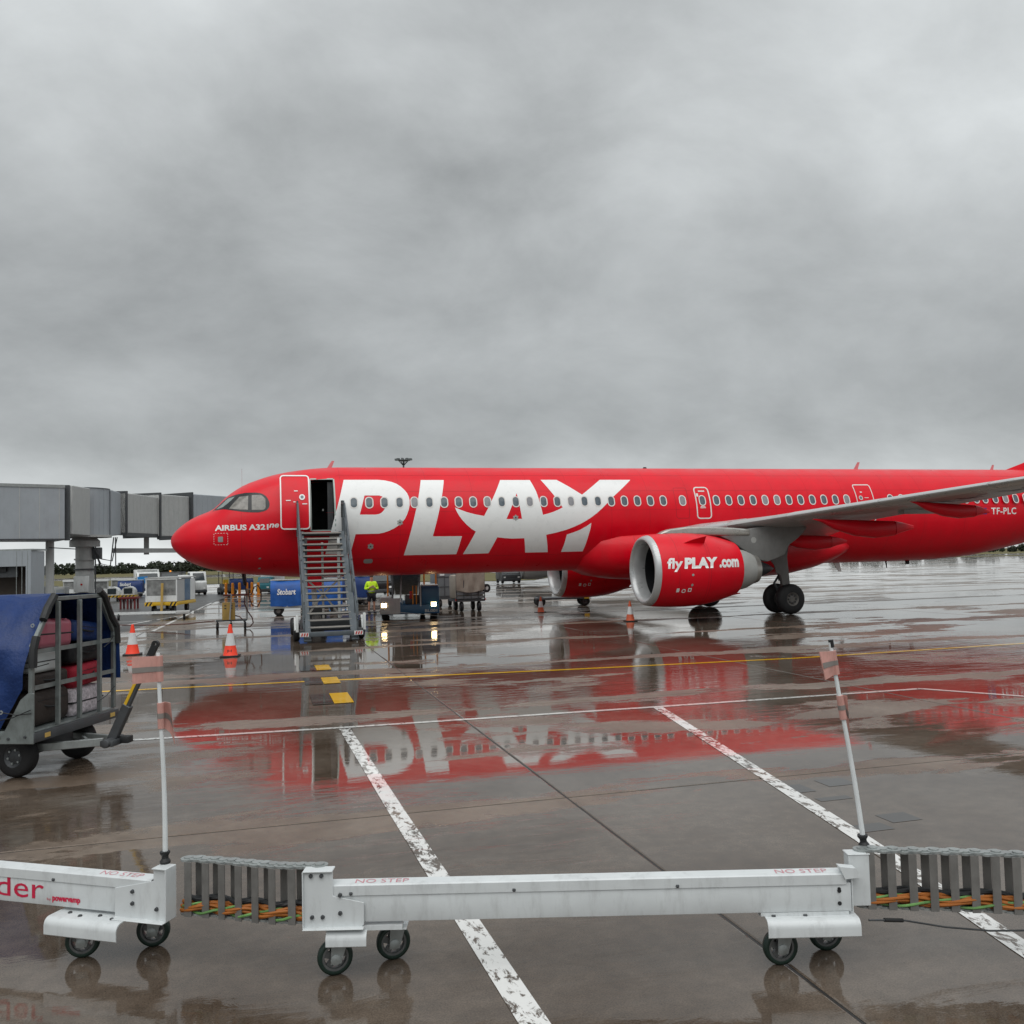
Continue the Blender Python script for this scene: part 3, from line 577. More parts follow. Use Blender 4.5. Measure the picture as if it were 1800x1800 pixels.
# belly fairing
mb = MB(); rings = []
for X, a, b_, cz in ((14.9, .5, .35, 2.75), (15.3, 1.35, .75, 2.65), (15.9, 1.82, .98, 2.62), (16.7, 2.02, 1.08, 2.58), (18, 2.12, 1.14, 2.55), (20, 2.2, 1.17, 2.52), (22.5, 2.22, 1.17, 2.5), (24.5, 2.12, 1.05, 2.48), (25.7, 1.98, .84, 2.5), (26.6, 1.8, .62, 2.56), (27.2, 1.5, .42, 2.62), (27.6, 1.0, .25, 2.68)):
    rg = []
    for k in range(40):
        q = 2*math.pi*k/40; c, s = math.cos(q), math.sin(q)
        rg.append((X, -a*math.copysign(abs(c)**.72, c), cz+b_*math.copysign(abs(s)**.85, s)))
    rings.append(rg)
fair = mb.loft(rings).build('belly_fairing', M_['red'], jet, smooth=45)
for X, a, b_, cz in ((17.2, 2.055, 1.103, 2.57), (19.0, 2.16, 1.155, 2.535), (21.2, 2.211, 1.17, 2.51), (23.4, 2.175, 1.12, 2.49)):
    mbs = MB(); vs_ = []
    for k in range(21):
        q = -1.2+2.35*k/20; c, s = math.cos(q), math.sin(q)
        for dx in (-.005, .005): vs_.append((X+dx, -(a+.006)*math.copysign(abs(c)**.72, c), cz+(b_+.006)*math.copysign(abs(s)**.85, s)))
    mbs.add(vs_, [(2*k, 2*k+1, 2*k+3, 2*k+2) for k in range(20)]).build('fairing_seam', M_['seam'], fair)
# wings
def wing_sec(l):
    le = 12.4-NX+.54*(l-1.975); te = 25.9-.25*(l-1.975) if l < 5.6 else 24.99+.30*(l-5.6)
    c = te-le; tk = c*(.092 if l > 5.6 else .092+.02*(5.6-l)/4); z = 3.2+.105*(l-1.975)
    return le, c, tk, z
def aero(l, sgn, n=14, x0=0., x1=1., tk_s=1):
    le, c, tk, z = wing_sec(l); up = []; lo = []
    for k in range(n+1):
        t = x0+(x1-x0)*(1-math.cos(math.pi*k/n))/2
        y = 5*(.2969*math.sqrt(t)-.126*t-.3516*t*t+.2843*t**3-.1036*t**4)*tk*tk_s
        cam_ = -.02*c*t*t*1.2
        up.append((le+c*t, sgn*l, z+cam_+y*1.05)); lo.append((le+c*t, sgn*l, z+cam_-y*.95))
    return up + lo[::-1][1:-1]
for sgn in (-1, 1):
    mb = MB(); mb.loft([aero(l, sgn) for l in (.8, 1.975, 3.2, 4.4, 5.6, 7.5, 9.5, 11.5, 13.5, 15.5, 16.9)])
    wg = mb.build('wing', M_['wing'], jet, smooth=40)
    # slat: leading edge skin, a touch proud and brighter
    for l0, l1 in ((6.4, 9.3), (9.36, 12.3), (12.36, 15.2), (15.26, 16.8), (2.3, 4.2)):
        rr = []
        for l in (l0, (l0+l1)/2, l1):
            a = aero(l, sgn, 10, 0, .16, 1.06); rr.append([(p[0]-.012, p[1], p[2]) for p in a])
        MB().loft(rr).build('slat', M_['lip'], wg, smooth=40)
    # winglet
    le, c, tk, z = wing_sec(16.9)
    mb = MB(); mb.loft([[(le+.0, sgn*16.9, z), (le+c, sgn*16.9, z-.02), (le+c, sgn*16.93, z+.05), (le, sgn*16.93, z+.1)], [(le+.7, sgn*17.5, z+.5), (le+1.75, sgn*17.5, z+.5), (le+1.75, sgn*17.53, z+.54), (le+.7, sgn*17.53, z+.54)], [(le+2.0, sgn*17.85, z+2.4), (le+2.5, sgn*17.85, z+2.4), (le+2.5, sgn*17.88, z+2.4), (le+2.0, sgn*17.88, z+2.4)]])
    mb.build('winglet', M_['red'], wg)
    # flap track fairings: canoe and pointed tail
    for l, x0, ln, zs, ze in ((4.5, 21.3, 3.65, 3.10, 2.92), (7.2, 21.7, 4.12, 3.52, 3.36), (10.0, 23.45, 3.1, 3.93, 3.74)):
        rings = []; sc = ln/4.1
        for t, wv, d in ((0, .02, .02), (.08, .09, .10), (.2, .17, .33), (.4, .22, .54), (.6, .23, .60), (.785, .19, .50)):
            X = x0+ln*t; zt_ = zs+(ze-zs)*t
            rings.append([(X, sgn*l+wv*sc*math.copysign(abs(math.cos(q))**.7, math.cos(q)), zt_-d*sc*.5+d*sc*.52*math.sin(q)) for q in [2*math.pi*k/18 for k in range(18)]])
        cn = MB().loft(rings).build('flap_fairing', M_['red'], wg, smooth=50)
        rings = []
        for t, wv, d, dz_ in ((.79, .185, .48, 0), (.87, .12, .34, -.05), (1.0, .02, .10, -.22)):
            X = x0+ln*t; zt_ = zs+(ze-zs)*t+dz_*.6
            rings.append([(X, sgn*l+wv*sc*math.copysign(abs(math.cos(q))**.5, math.cos(q)), zt_-d*sc*.5+d*sc*.52*math.copysign(abs(math.sin(q))**.6, math.sin(q))) for q in [2*math.pi*k/18 for k in range(18)]])
        MB().loft(rings).build('fairing_tail', M_['red'], cn, smooth=50)
    # landing lamp fairing / vane between fairings
    MB().loft([[(24.4, sgn*8.2, 3.60), (24.4, sgn*8.5, 3.60), (24.4, sgn*8.5, 3.80), (24.4, sgn*8.2, 3.80)], [(26.1, sgn*8.3, 3.60), (26.1, sgn*8.4, 3.60), (26.1, sgn*8.4, 3.66), (26.1, sgn*8.3, 3.66)]]).build('flap_edge', M_['wing'], wg)
    # registration under the wing
    if sgn < 0:
        for i, ch in enumerate('TF-PLC'):
            sh = fit(flat_text(ch, 1, .03), 0, .46 if ch != '-' else .3, 0, 1.0 if ch != '-' else .2)
            l0 = 9.9+i*.62
            def under(a, b, l0=l0):
                l = l0+a; le, c, tk, z = wing_sec(l); t = .42+b*.22
                y = 5*(.2969*math.sqrt(t)-.126*t-.3516*t*t+.2843*t**3-.1036*t**4)*tk
                return Vector((le+c*t, -l, z-.024*c*t*t-y*.95-.006))
            drape(sh, under, 'wing_lettering', M_['cockpit_mask'], wg, .2, .2)
# engines
M_['pylon_grey'] = mat('pylon_grey_paint', (.19, .19, .185), .42, grime=.2)
EL, EX, EZ = 5.0, 9.77-NX, 1.85
def rprof(t):
    return hermite([(0, 1.155), (.1, 1.225), (.35, 1.275), (.8, 1.31), (1.5, 1.325), (2.2, 1.28), (2.9, 1.15), (3.5, .97)], t)
for sgn in (-1, 1):
    eng = MB().lathe([(t, rprof(t)) for t in (.21, .35, .5, .8, 1.1, 1.5, 1.9, 2.3, 2.6, 2.9, 3.2, 3.5)] + [(3.49, .93), (3.0, .92)], (EX, sgn*EL, EZ), (1, 0, 0), 56).build('engine', M_['red'], jet, smooth=40)
    MB().lathe([(.205, rprof(.205)+.002), (.15, rprof(.15)+.002), (.1, 1.225), (.04, 1.195), (0, 1.13), (.0, 1.10), (.05, 1.05), (.18, 1.0), (.5, .985), (.55, .985)], (EX, sgn*EL, EZ), (1, 0, 0), 56).build('inlet_lip', M_['lip'], eng, smooth=60)
    MB().lathe([(.54, .99), (1.2, 1.0)], (EX, sgn*EL, EZ), (1, 0, 0), 56).build('inlet_duct', M_['fan'], eng, smooth=60)
    MB().lathe([(.95, .001), (1.0, .09), (1.12, .2), (1.25, .30), (1.3, .30)], (EX, sgn*EL, EZ), (1, 0, 0), 24).build('spinner', M_['dsteel'], eng)
    mb = MB()
    for k in range(18):
        q = 2*math.pi*k/18; c, s = math.cos(q), math.sin(q); q2 = q+.22; c2, s2 = math.cos(q2), math.sin(q2)
        y, z = sgn*EL, EZ
        mb.add([(EX+1.18, y+.28*c, z+.28*s), (EX+1.12, y+.97*c, z+.97*s), (EX+1.32, y+.97*c2, z+.97*s2), (EX+1.32, y+.28*c2, z+.28*s2)], [(0, 1, 2, 3)])
    mb.build('fan_blades', M_['dsteel'], eng)
    MB().lathe([(1.36, .001), (1.36, .995)], (EX, sgn*EL, EZ), (1, 0, 0), 32).build('fan_disc', M_['fan'], eng)
    MB().lathe([(3.0, .80), (3.5, .80), (4.0, .70), (4.28, .57), (4.27, .52), (4.0, .5)], (EX, sgn*EL, EZ-.05), (1, 0, 0), 40).build('core_cowl', M_['panel_grey'], eng, smooth=50)
    MB().lathe([(4.26, .565), (4.5, .50), (4.49, .46), (4.2, .46)], (EX, sgn*EL, EZ-.05), (1, 0, 0), 40).build('nozzle_ring', M_['silver'], eng, smooth=50)
    MB().lathe([(4.3, .36), (4.6, .33), (5.0, .17), (5.25, .03), (5.26, .001)], (EX, sgn*EL, EZ-.05), (1, 0, 0), 28).build('exhaust_plug', M_['fan'], eng, smooth=50)
    # strake
    a, b_ = R(50), R(56)
    r1, r2 = rprof(1.15), rprof(2.0)
    def pol(t, r, q): return (EX+t, sgn*EL-(r)*math.cos(q), EZ+r*math.sin(q))
    for q in ((R(46),) if sgn < 0 else (R(134),)):
        mb = MB(); p0, p1, p2 = pol(1.15, rprof(1.15)-.02, q), pol(2.0, rprof(2.0)-.02, q), pol(1.97, rprof(2.0)+.34, q)
        pm_ = pol(1.5, rprof(1.5)+.16, q)
        d = Vector((0, .012, .012)); mb.loft([[Vector(p)-d for p in (p0, p1, p2, pm_)], [Vector(p)+d for p in (p0, p1, p2, pm_)]]); mb.build('strake', M_['red'], eng)
    # cowl seams
    for t in (.84, 1.95, 2.05):
        MB().lathe([(t, rprof(t)+.0015), (t+.008, rprof(t+.008)+.0015)], (EX, sgn*EL, EZ), (1, 0, 0), 56).build('cowl_seam', M_['seam'], eng)
    def ecow(a, b, off=.006, sgn=sgn):
        r = rprof(a)+off; z = b-EZ; return Vector((EX+a, sgn*EL-math.sqrt(max(r*r-z*z, .01)), b))
    if sgn < 0:
        drape(fit(flat_text('fly', 1, .028, .12), .40, .98, 1.80, 2.28), ecow, 'lettering', M_['white_livery'], eng, .15, .1)
        drape(fit(flat_text('PLAY', 1, .06, .12), 1.01, 2.34, 1.90, 2.28), ecow, 'lettering', M_['white_livery'], eng, .15, .1)
        drape(fit(flat_text('.com', 1, .05, .08), 2.38, 3.26, 1.90, 2.20), ecow, 'lettering', M_['white_livery'], eng, .15, .1)
    for a, b_, w_ in ((.83, 1.16, .11), (1.05, 1.13, .15), (1.27, 1.16, .13)):
        drape(ring2d(w_, .13, .06 if w_ == .15 else .01, .03, c=(a, b_), hole=w_ != .11), ecow, 'placard', M_['white_livery'], eng, .1, .06)
    for a, b_ in ((1.33, 1.68), (1.33, 1.33)):
        drape(ring2d(.09, .09, .045, .03, c=(a, b_), hole=False), ecow, 'drain_port', M_['panel_grey'], eng, .1, .06)
    # lower tail fin of the cowl
    MB().loft([[(EX+3.0, sgn*EL-.05, EZ-1.08), (EX+3.0, sgn*EL+.05, EZ-1.08), (EX+3.0, sgn*EL, EZ-.9)], [(EX+3.85, sgn*EL-.01, EZ-.93), (EX+3.85, sgn*EL+.01, EZ-.93), (EX+3.85, sgn*EL, EZ-.9)]]).build('cowl_fin', M_['red'], eng)
    # pylon
    pw_ = .17
    body = [(14.01, 3.28), (15.2, 3.45), (16.43, 3.30), (16.05, 2.92), (15.63, 2.65), (15.43, 2.3), (15.06, 2.16), (14.71, 2.06), (14.43, 2.11), (14.02, 2.33), (13.45, 2.71), (13.1, 2.9), (12.75, 3.05)]
    MB().prism([(a-NX, b_) for a, b_ in body], (0, sgn*EL-pw_, 0), (1, 0, 0), (0, 0, 1), (0, 2*pw_, 0)).build('pylon', M_['pylon_grey'], eng, bevel=.05)
    cap = [(10.37, 3.12), (10.60, 3.24), (10.84, 3.31), (11.44, 3.38), (12.22, 3.385), (13.36, 3.32), (14.02, 3.26), (14.01, 3.01), (12.89, 3.03), (11.99, 3.06), (10.87, 3.06)]
    MB().prism([(a-NX, b_) for a, b_ in cap], (0, sgn*EL-pw_-.04, 0), (1, 0, 0), (0, 0, 1), (0, 2*pw_+.08, 0)).build('pylon_cap', M_['silver'], eng, bevel=.09, seg=3)
    drape(ring2d(.22, .22, .11, .02, c=(14.15-NX, 2.86), hole=False), lambda a, b: Vector((a, sgn*EL-pw_-.004, b)), 'pylon_panel', M_['panel_grey'], eng)
# landing gear
def wheel(o, r, wd_, m_h='hub', parent=None, hubr=.45):
    prof = [(-wd_/2, r*hubr), (-wd_/2, r*.72), (-wd_*.42, r*.9), (-wd_*.25, r*.985), (0, r), (wd_*.25, r*.985), (wd_*.42, r*.9), (wd_/2, r*.72), (wd_/2, r*hubr)]
    w_ = MB().lathe(prof, o, (0, 1, 0), 40).build('tyre', M_['rubber'], parent, smooth=50)
    MB().lathe([(-wd_*.36, .001), (-wd_*.40, r*.16), (-wd_*.34, r*.3), (-wd_*.47, r*.42), (-wd_*.49, r*(hubr+.02)), (wd_*.49, r*(hubr+.02)), (wd_*.4, .001)], o, (0, 1, 0), 28).build('wheel_rim', M_[m_h], w_, smooth=40)
    mb = MB()
    for k in range(8):
        q = 2*math.pi*k/8; mb.cyl((o[0]+r*.27*math.cos(q), o[1]-wd_*.5, o[2]+r*.27*math.sin(q)), (o[0]+r*.27*math.cos(q), o[1]-wd_*.3, o[2]+r*.27*math.sin(q)), r*.05, n=6)
    mb.build('wheel_bolts', M_['dsteel'], w_)
    return w_
GX = 16.44-NX
for sgn in (-1, 1):
    for d in (-.46, .46): wheel((GX, sgn*3.31+d, .585), .585, .42, parent=jet)
    MB().cyl((GX, sgn*3.31, .45), (GX, sgn*3.31, 1.5), .11).cyl((GX, sgn*3.31, 1.3), (GX-.25, sgn*3.35, 3.1), .17).cyl((GX, sgn*3.31-.5, .585), (GX, sgn*3.31+.5, .585), .09).build('gear_strut', M_['gear_grey'], jet)
    MB().tube([(GX-.15, sgn*3.31, 1.5), (GX-.38, sgn*3.31, 1.2), (GX-.18, sgn*3.31, .8)], .05).build('torque_link', M_['dsteel'], jet)
    MB().prism([(-.30, 1.12), (.03, 1.10), (.0, 1.5), (-.05, 2.2), (.1, 3.1), (-1.3, 3.1), (-.95, 2.3), (-.62, 1.9), (-.55, 1.62), (-.36, 1.5)], (GX, sgn*3.72, 0), (1, 0, 0), (0, 0, 1), (0, sgn*.06, 0)).build('gear_door', M_['gear_grey'], jet, bevel=.015)
NG = 5.1
for d in (-.26, .26): wheel((NG, d, .38), .38, .22, parent=jet)
MB().cyl((NG, 0, .3), (NG-.1, 0, 2.1), .1).cyl((NG, -.3, .38), (NG, .3, .38), .06).build('nose_gear_strut', M_['wing'], jet)
for d in (-.5, .5): MB().box(NG-.3, NG+.25, d-.02, d+.02, 1.45, 2.0).build('nose_gear_door', M_['red'], jet)
# tail
def surf(rows, name, m):
    return MB().loft(rows).build(name, m, jet, smooth=40)
def symsec(x, c, t, y, z, vert):
    pts = []
    for k in range(12):
        q = 2*math.pi*k/12; a = x+c*(1-math.cos(q))/2; b_ = t*math.sin(q)*(1-.4*(1-math.cos(q))/2)
        pts.append((a, y+b_, z) if vert else (a, y, z+b_))
    return pts
surf([symsec(36.9, 8.2, .06, 0, 6.0, 1), symsec(38.0, 7.2, .16, 0, 6.35, 1), symsec(38.9, 6.3, .25, 0, 6.95, 1), symsec(43.6, 2.6, .12, 0, 12.0, 1)], 'fin', M_['red'])
for sgn in (-1, 1): surf([symsec(39.6, 4.2, .22, sgn*.4, 5.2, 0), symsec(43.4, 1.6, .08, sgn*6.2, 5.8, 0)], 'tailplane', M_['red'])
# ---------------------------------------------------------------- foreground: wheeled cable beams, cable chains, marker wands
def caster(parent, x, y, r=.102, steer=0.0, hgt=.2):
    """swivel caster under a plate: tyre, alloy rim, two fork cheeks and a swivel head"""
    c, s = math.cos(steer), math.sin(steer)
    def T(a, b, z): return (x+a*c-b*s, y+a*s+b*c, z)
    ax = Vector((-s, c, 0))
    o = Vector((x, y, r))
    ty = MB().lathe([(-.024, r*.74), (-.027, r*.86), (-.02, r*.97), (0, r), (.02, r*.97), (.027, r*.86), (.024, r*.74)], o, ax, 30).build('caster_tyre', M_['caster_green'], parent, smooth=50)
    mb = MB().lathe([(-.022, r*.76), (-.022, r*.62), (-.014, r*.60), (.014, r*.60), (.022, r*.62), (.022, r*.76)], o, ax, 30)
    mb.lathe([(-.026, .001), (-.026, r*.24), (.026, r*.24), (.026, .001)], o, ax, 14)
    for k in range(5):
        q = 2*math.pi*k/5+.3; d = Vector((c*math.cos(q), s*math.cos(q), math.sin(q)))
        mb.bar(o+d*r*.2, o+d*r*.64, .035, .022, up=ax)
    mb.build('caster_rim', M_['alu'], ty, smooth=40)
    mb = MB()
    for sd_ in (-1, 1):
        pts = [(-.03, r-.03), (.03, r-.03), (.085, hgt-.012), (-.02, hgt-.012)]
        mb.prism([(a+.0, b) for a, b in pts], Vector((x, y, 0))+ax*(sd_*.036-.003), (c, s, 0), (0, 0, 1), ax*.006)
        mb.lathe([(0, .001), (0, .03), (.006*sd_, .03), (.012*sd_, .012), (.012*sd_, .001)], Vector((x, y, r-.005))+ax*sd_*.038, ax, 12)
    mb.cyl((x+.035*c, y+.035*s, hgt-.02), (x+.035*c, y+.035*s, hgt+.003), .05, n=16)
    mb.build('caster_fork', M_['steel'], ty, smooth=40)
def bolts(parent, pts, d, r=.013, name='bolt', h=.014):
    for p in pts:
        MB().cyl(p, Vector(p)+Vector(d)*h, r, r*.8, n=6).build(name, M_['dsteel'], parent)
def fender(parent, x0, x1, yb, yf, zt, lip):
    """bent sheet over the casters: flat top, rolled front, short lip"""
    prof = [(yb, zt)] + [(yf+.045*math.cos(R(90+k*15))-.0, zt-.045+.045*math.sin(R(90+k*15))) for k in range(0, 7)] + [(yf-.045, zt-.045-lip)]
    prof2 = [(a+.006, b-.006) for a, b in prof[::-1]]
    return MB().prism(prof+prof2, (x0, 0, 0), (0, 1, 0), (0, 0, 1), (x1-x0, 0, 0)).build('caster_plate', M_['white'], parent, smooth=40)
def beam(name_label, loc, rz, ln, post_right, zb=.315, text=False, lb=True):
    b = empty('cable_beam', loc, rz, name_label, 'cable beam', 'wheeled white cable beams')
    x0 = .15 if lb else -.6
    MB().box(x0, ln, .004, .082, zb, zb+.158).build('beam_body', M_['white'], b, bevel=.006)
    # folded lid: front lip, top rising to the back
    pr = [(-.004, zb+.152), (-.004, zb+.206), (.004, zb+.212), (.082, zb+.218), (.09, zb+.212), (.09, zb+.16), (.086, zb+.16), (.085, zb+.208), (.006, zb+.205), (.0, zb+.20), (.0, zb+.152)]
    lid = MB().prism(pr, (x0-.01, 0, 0), (0, 1, 0), (0, 0, 1), (ln-x0-.02, 0, 0)).build('beam_lid', M_['white'], b, smooth=30)
    for k in range(int((ln-x0)/.95)+1):
        xx = x0+.12+k*.93
        if xx < ln-.1: MB().sphere((xx, -.006, zb+.164), .011, 8).build('lid_screw', M_['dsteel'], lid)
    for xx, s_ in ((x0+.14, .34), (ln-.42, .33)):
        decal('NO STEP', (xx, .02, zb+.2145), (1, 0, 0), (0, .997, .077), s_*.9, .05, M_['faded_print'], lid)
    return b
b2 = beam('long white cable beam on casters lying across the foreground', (-3.02, -29.53, 0), -.273, 3.12, True)
# left bracket of the long beam
br = MB().prism([(0, .296), (.33, .296), (.345, .31), (.345, .43), (.17, .47), (.17, .613), (0, .613)], (0, -.012, 0), (1, 0, 0), (0, 0, 1), (0, .006, 0)).box(0, .17, -.03, .06, .607, .615).box(0, .345, -.05, .0, .292, .298).box(-.003, .004, -.03, .07, .296, .61).build('end_bracket', M_['white'], b2, bevel=.002, seg=1)
bolts(br, [(.05, -.012, .355), (.11, -.012, .355), (.21, -.012, .475), (.21, -.012, .375), (.045, -.012, .585), (.105, -.012, .585)], (0, -1, 0))
fender(b2, .13, .36, .26, .0, .275, .03); fender(b2, 2.62, 3.14, .26, -.03, .297, .045)
MB().box(.12, .58, .02, .33, .262, .270).build('caster_plate', M_['white'], b2)
MB().box(2.6, 3.14, .04, .33, .285, .293).build('caster_plate', M_['white'], b2)
MB().box(.14, .56, .0, .08, .27, .2955).build('spacer', M_['white'], b2); MB().box(2.6, 3.1, .0, .08, .2975, .3145).build('spacer', M_['white'], b2)
caster(b2, .16, .07, steer=R(18), hgt=.255); caster(b2, .47, .26, steer=R(18), hgt=.26); caster(b2, 2.72, .07, steer=R(8), hgt=.245); caster(b2, 3.04, .25, steer=R(5), hgt=.284)
bolts(b2, [(2.66, .05, .297), (2.84, .05, .297), (2.67, .0, .297), (2.85, .0, .297), (3.06, .04, .297)], (0, 0, 1), .014, h=.008)
MB().box(3.121, 3.127, -.0, .088, .31, .525).build('end_plate', M_['white'], b2)
for z in (.36, .43): MB().cyl((3.05, -.001, z), (3.05, .006, z), .011).build('slot_hole', M_['black'], b2)
for z in (.36, .44): MB().cyl((3.05, .0035, z), (3.05, .001, z), .010).build('slot_hole', M_['black'], b2)
MB().prism([(0, 0), (.12, 0), (.12, .08), (.114, .08), (.114, .006), (.006, .006), (.006, .08), (0, .08)], (3.13, .06, .32), (1, 0, 0), (0, 1, 0), (0, 0, .29)).box(3.125, 3.255, .055, .145, .608, .615).build('wand_socket', M_['white'], b2, bevel=.003, seg=1)
MB().prism([(3.08, .50), (3.18, .51), (3.14, .56), (3.05, .57)], (0, -.02, 0), (1, 0, 0), (0, 0, 1), (0, .06, 0)).build('gusset', M_['white'], b2)
# second beam, running out of frame on the left, further from the camera there
b1 = beam('white cable beam with crimson lettering leaving the frame on the left', (-5.66, -27.94, 0), -.557, 2.12, True, .288, True, False)
decal('der', (.93, -.0, .322), (1, 0, 0), (0, 0, 1), .37, .128, M_['red_print'], b1, bold=-.0, off=(0, .0015, 0))
decal('by', (1.325, .0015, .318), (1, 0, 0), (0, 0, 1), .03, .018, M_['red_print'], b1)
decal('powervamp', (1.365, .0015, .310), (1, 0, 0), (0, 0, 1), .21, .038, M_['red_print'], b1, bold=.05)
br = MB().prism([(1.84, .272), (2.21, .272), (2.21, .575), (2.115, .575), (2.115, .50), (1.84, .44)], (0, -.013, 0), (1, 0, 0), (0, 0, 1), (0, .006, 0)).box(1.84, 2.21, -.06, -.006, .268, .274).box(2.205, 2.214, -.03, .07, .272, .575).box(2.115, 2.214, -.03, .07, .572, .58).build('end_bracket', M_['white'], b1, bevel=.002, seg=1)
bolts(br, [(1.97, -.013, .43), (1.97, -.013, .36), (2.14, -.013, .34)], (0, -1, 0))
fender(b1, 1.42, 1.94, .22, -.08, .268, .05); MB().box(1.42, 2.06, .0, .22, .258, .266).build('caster_plate', M_['white'], b1)
bolts(b1, [(1.52, -.02, .268), (1.62, -.05, .268), (1.74, -.02, .268), (1.85, -.05, .268)], (0, 0, 1), .014, h=.008)
def rel(b, P):
    q = Matrix.Rotation(-b.rotation_euler.z, 3, 'Z') @ (Vector((*P, 0))-b.location); return q.x, q.y
for P, st in (((-4.306, -28.772), 25), ((-3.907, -28.74), 20)):
    x, y = rel(b1, P); caster(b1, x, y, steer=R(st), hgt=.257)
# marker wands: tapered pole in a rubber boot with vinyl flags
def wand(label, base, top, flags, cap):
    w = empty('marker_wand', base, 0, label, 'marker pole', 'flagged marker wands')
    d = Vector(top)-Vector(base); L = d.length; d.normalize()
    def at(t): return d*(L*t)
    MB().lathe([(0, .03), (.012, .032), (.03, .02), (.045, .02), (.06, .03), (.07, .03), (.072, .012)], (0, 0, 0), d, 16).build('rubber_boot', M_['black'], w)
    pts = [at(k/10)+Vector((.006*math.sin(k*.5), 0, 0)) for k in range(11)]
    MB().tube(pts, [.0155-.0045*k/10 for k in range(11)], 10).build('pole', M_['pole_white'], w)
    if cap: MB().cyl(at(.975), at(1.012), .015).build('end_cap', M_['black'], w)
    for t, wd_, hh, a, bend in flags:
        # vinyl sleeve round the pole with a free leaf
        c0 = at(t); e1 = Vector((math.cos(a), math.sin(a), 0))
        f_ = MB()
        prof = []
        nn = 12
        rows = []
        for j in range(7):
            z = (j/6-.5)*hh; row = []
            for i in range(nn+1):
                s_ = i/nn
                r_ = e1*(wd_*s_) + Vector((-e1.y, e1.x, 0))*(bend*math.sin(s_*2.2+j*.25)*wd_) + d*z + Vector((0, 0, -.02*s_*s_*abs(bend)*10*(1-j/6)))
                row.append(c0+r_)
            rows.append(row)
        th_ = Vector((-e1.y, e1.x, 0))*.004
        vs = [p-th_ for r_ in rows for p in r_]+[p+th_ for r_ in rows for p in r_]; m0 = 7*(nn+1); fs = []
        for j in range(6):
            for i in range(nn):
                k = j*(nn+1)+i; fs += [(k, k+1, k+nn+2, k+nn+1), (m0+k, m0+k+nn+1, m0+k+nn+2, m0+k+1)]
        for i in range(nn):
            fs += [(i, m0+i, m0+i+1, i+1), (6*(nn+1)+i, 6*(nn+1)+i+1, m0+6*(nn+1)+i+1, m0+6*(nn+1)+i)]
        for j in range(6):
            k = j*(nn+1); fs += [(k, k+nn+1, m0+k+nn+1, m0+k), (k+nn, m0+k+nn, m0+k+2*nn+1, k+2*nn+1)]
        fl = f_.add(vs, fs).build('flag', M_['pink_flag'], w, smooth=40)
        MB().cyl(c0-d*hh*.5, c0+d*hh*.5, .021, n=12).build('flag_sleeve', M_['pink_flag'], fl)
        off = Vector((e1.y, -e1.x, 0))*(.0075 if -e1.x < 0 else -.0075)
        tp = MB(); vs = []
        for i in range(nn+1):
            s_ = i/nn
            for z, j in ((-.10*hh, 2.4), (.10*hh, 3.6)):
                vs.append(c0 + e1*(wd_*s_) + Vector((-e1.y, e1.x, 0))*(bend*math.sin(s_*2.2+j*.25)*wd_) + d*z + Vector((0, 0, -.02*s_*s_*abs(bend)*10*(1-j/6))) + off)
        tp.add(vs, [(2*i, 2*i+1, 2*i+3, 2*i+2) for i in range(nn)]); tp.build('flag_tape', M_['tape_grey'], fl)
        MB().cyl(c0-d*hh*.1, c0+d*hh*.1, .0225, n=12).build('tape_wrap', M_['tape_grey'], fl)
    return w
wand('white wand with wide pink flag beside the baggage cart drawbar', (-3.81, -29.01, .581), (-3.84, -29.01, 1.84), [(.925, .155, .155, R(183), .03), (.70, .07, .155, R(-20), .5)], False)
wand('white leaning wand with dark cap and pink flags on the right', (.178, -30.235, .616), (.025, -30.215, 1.82), [(.90, .10, .14, R(192), .12), (.68, .04, .14, R(-15), .5)], True)
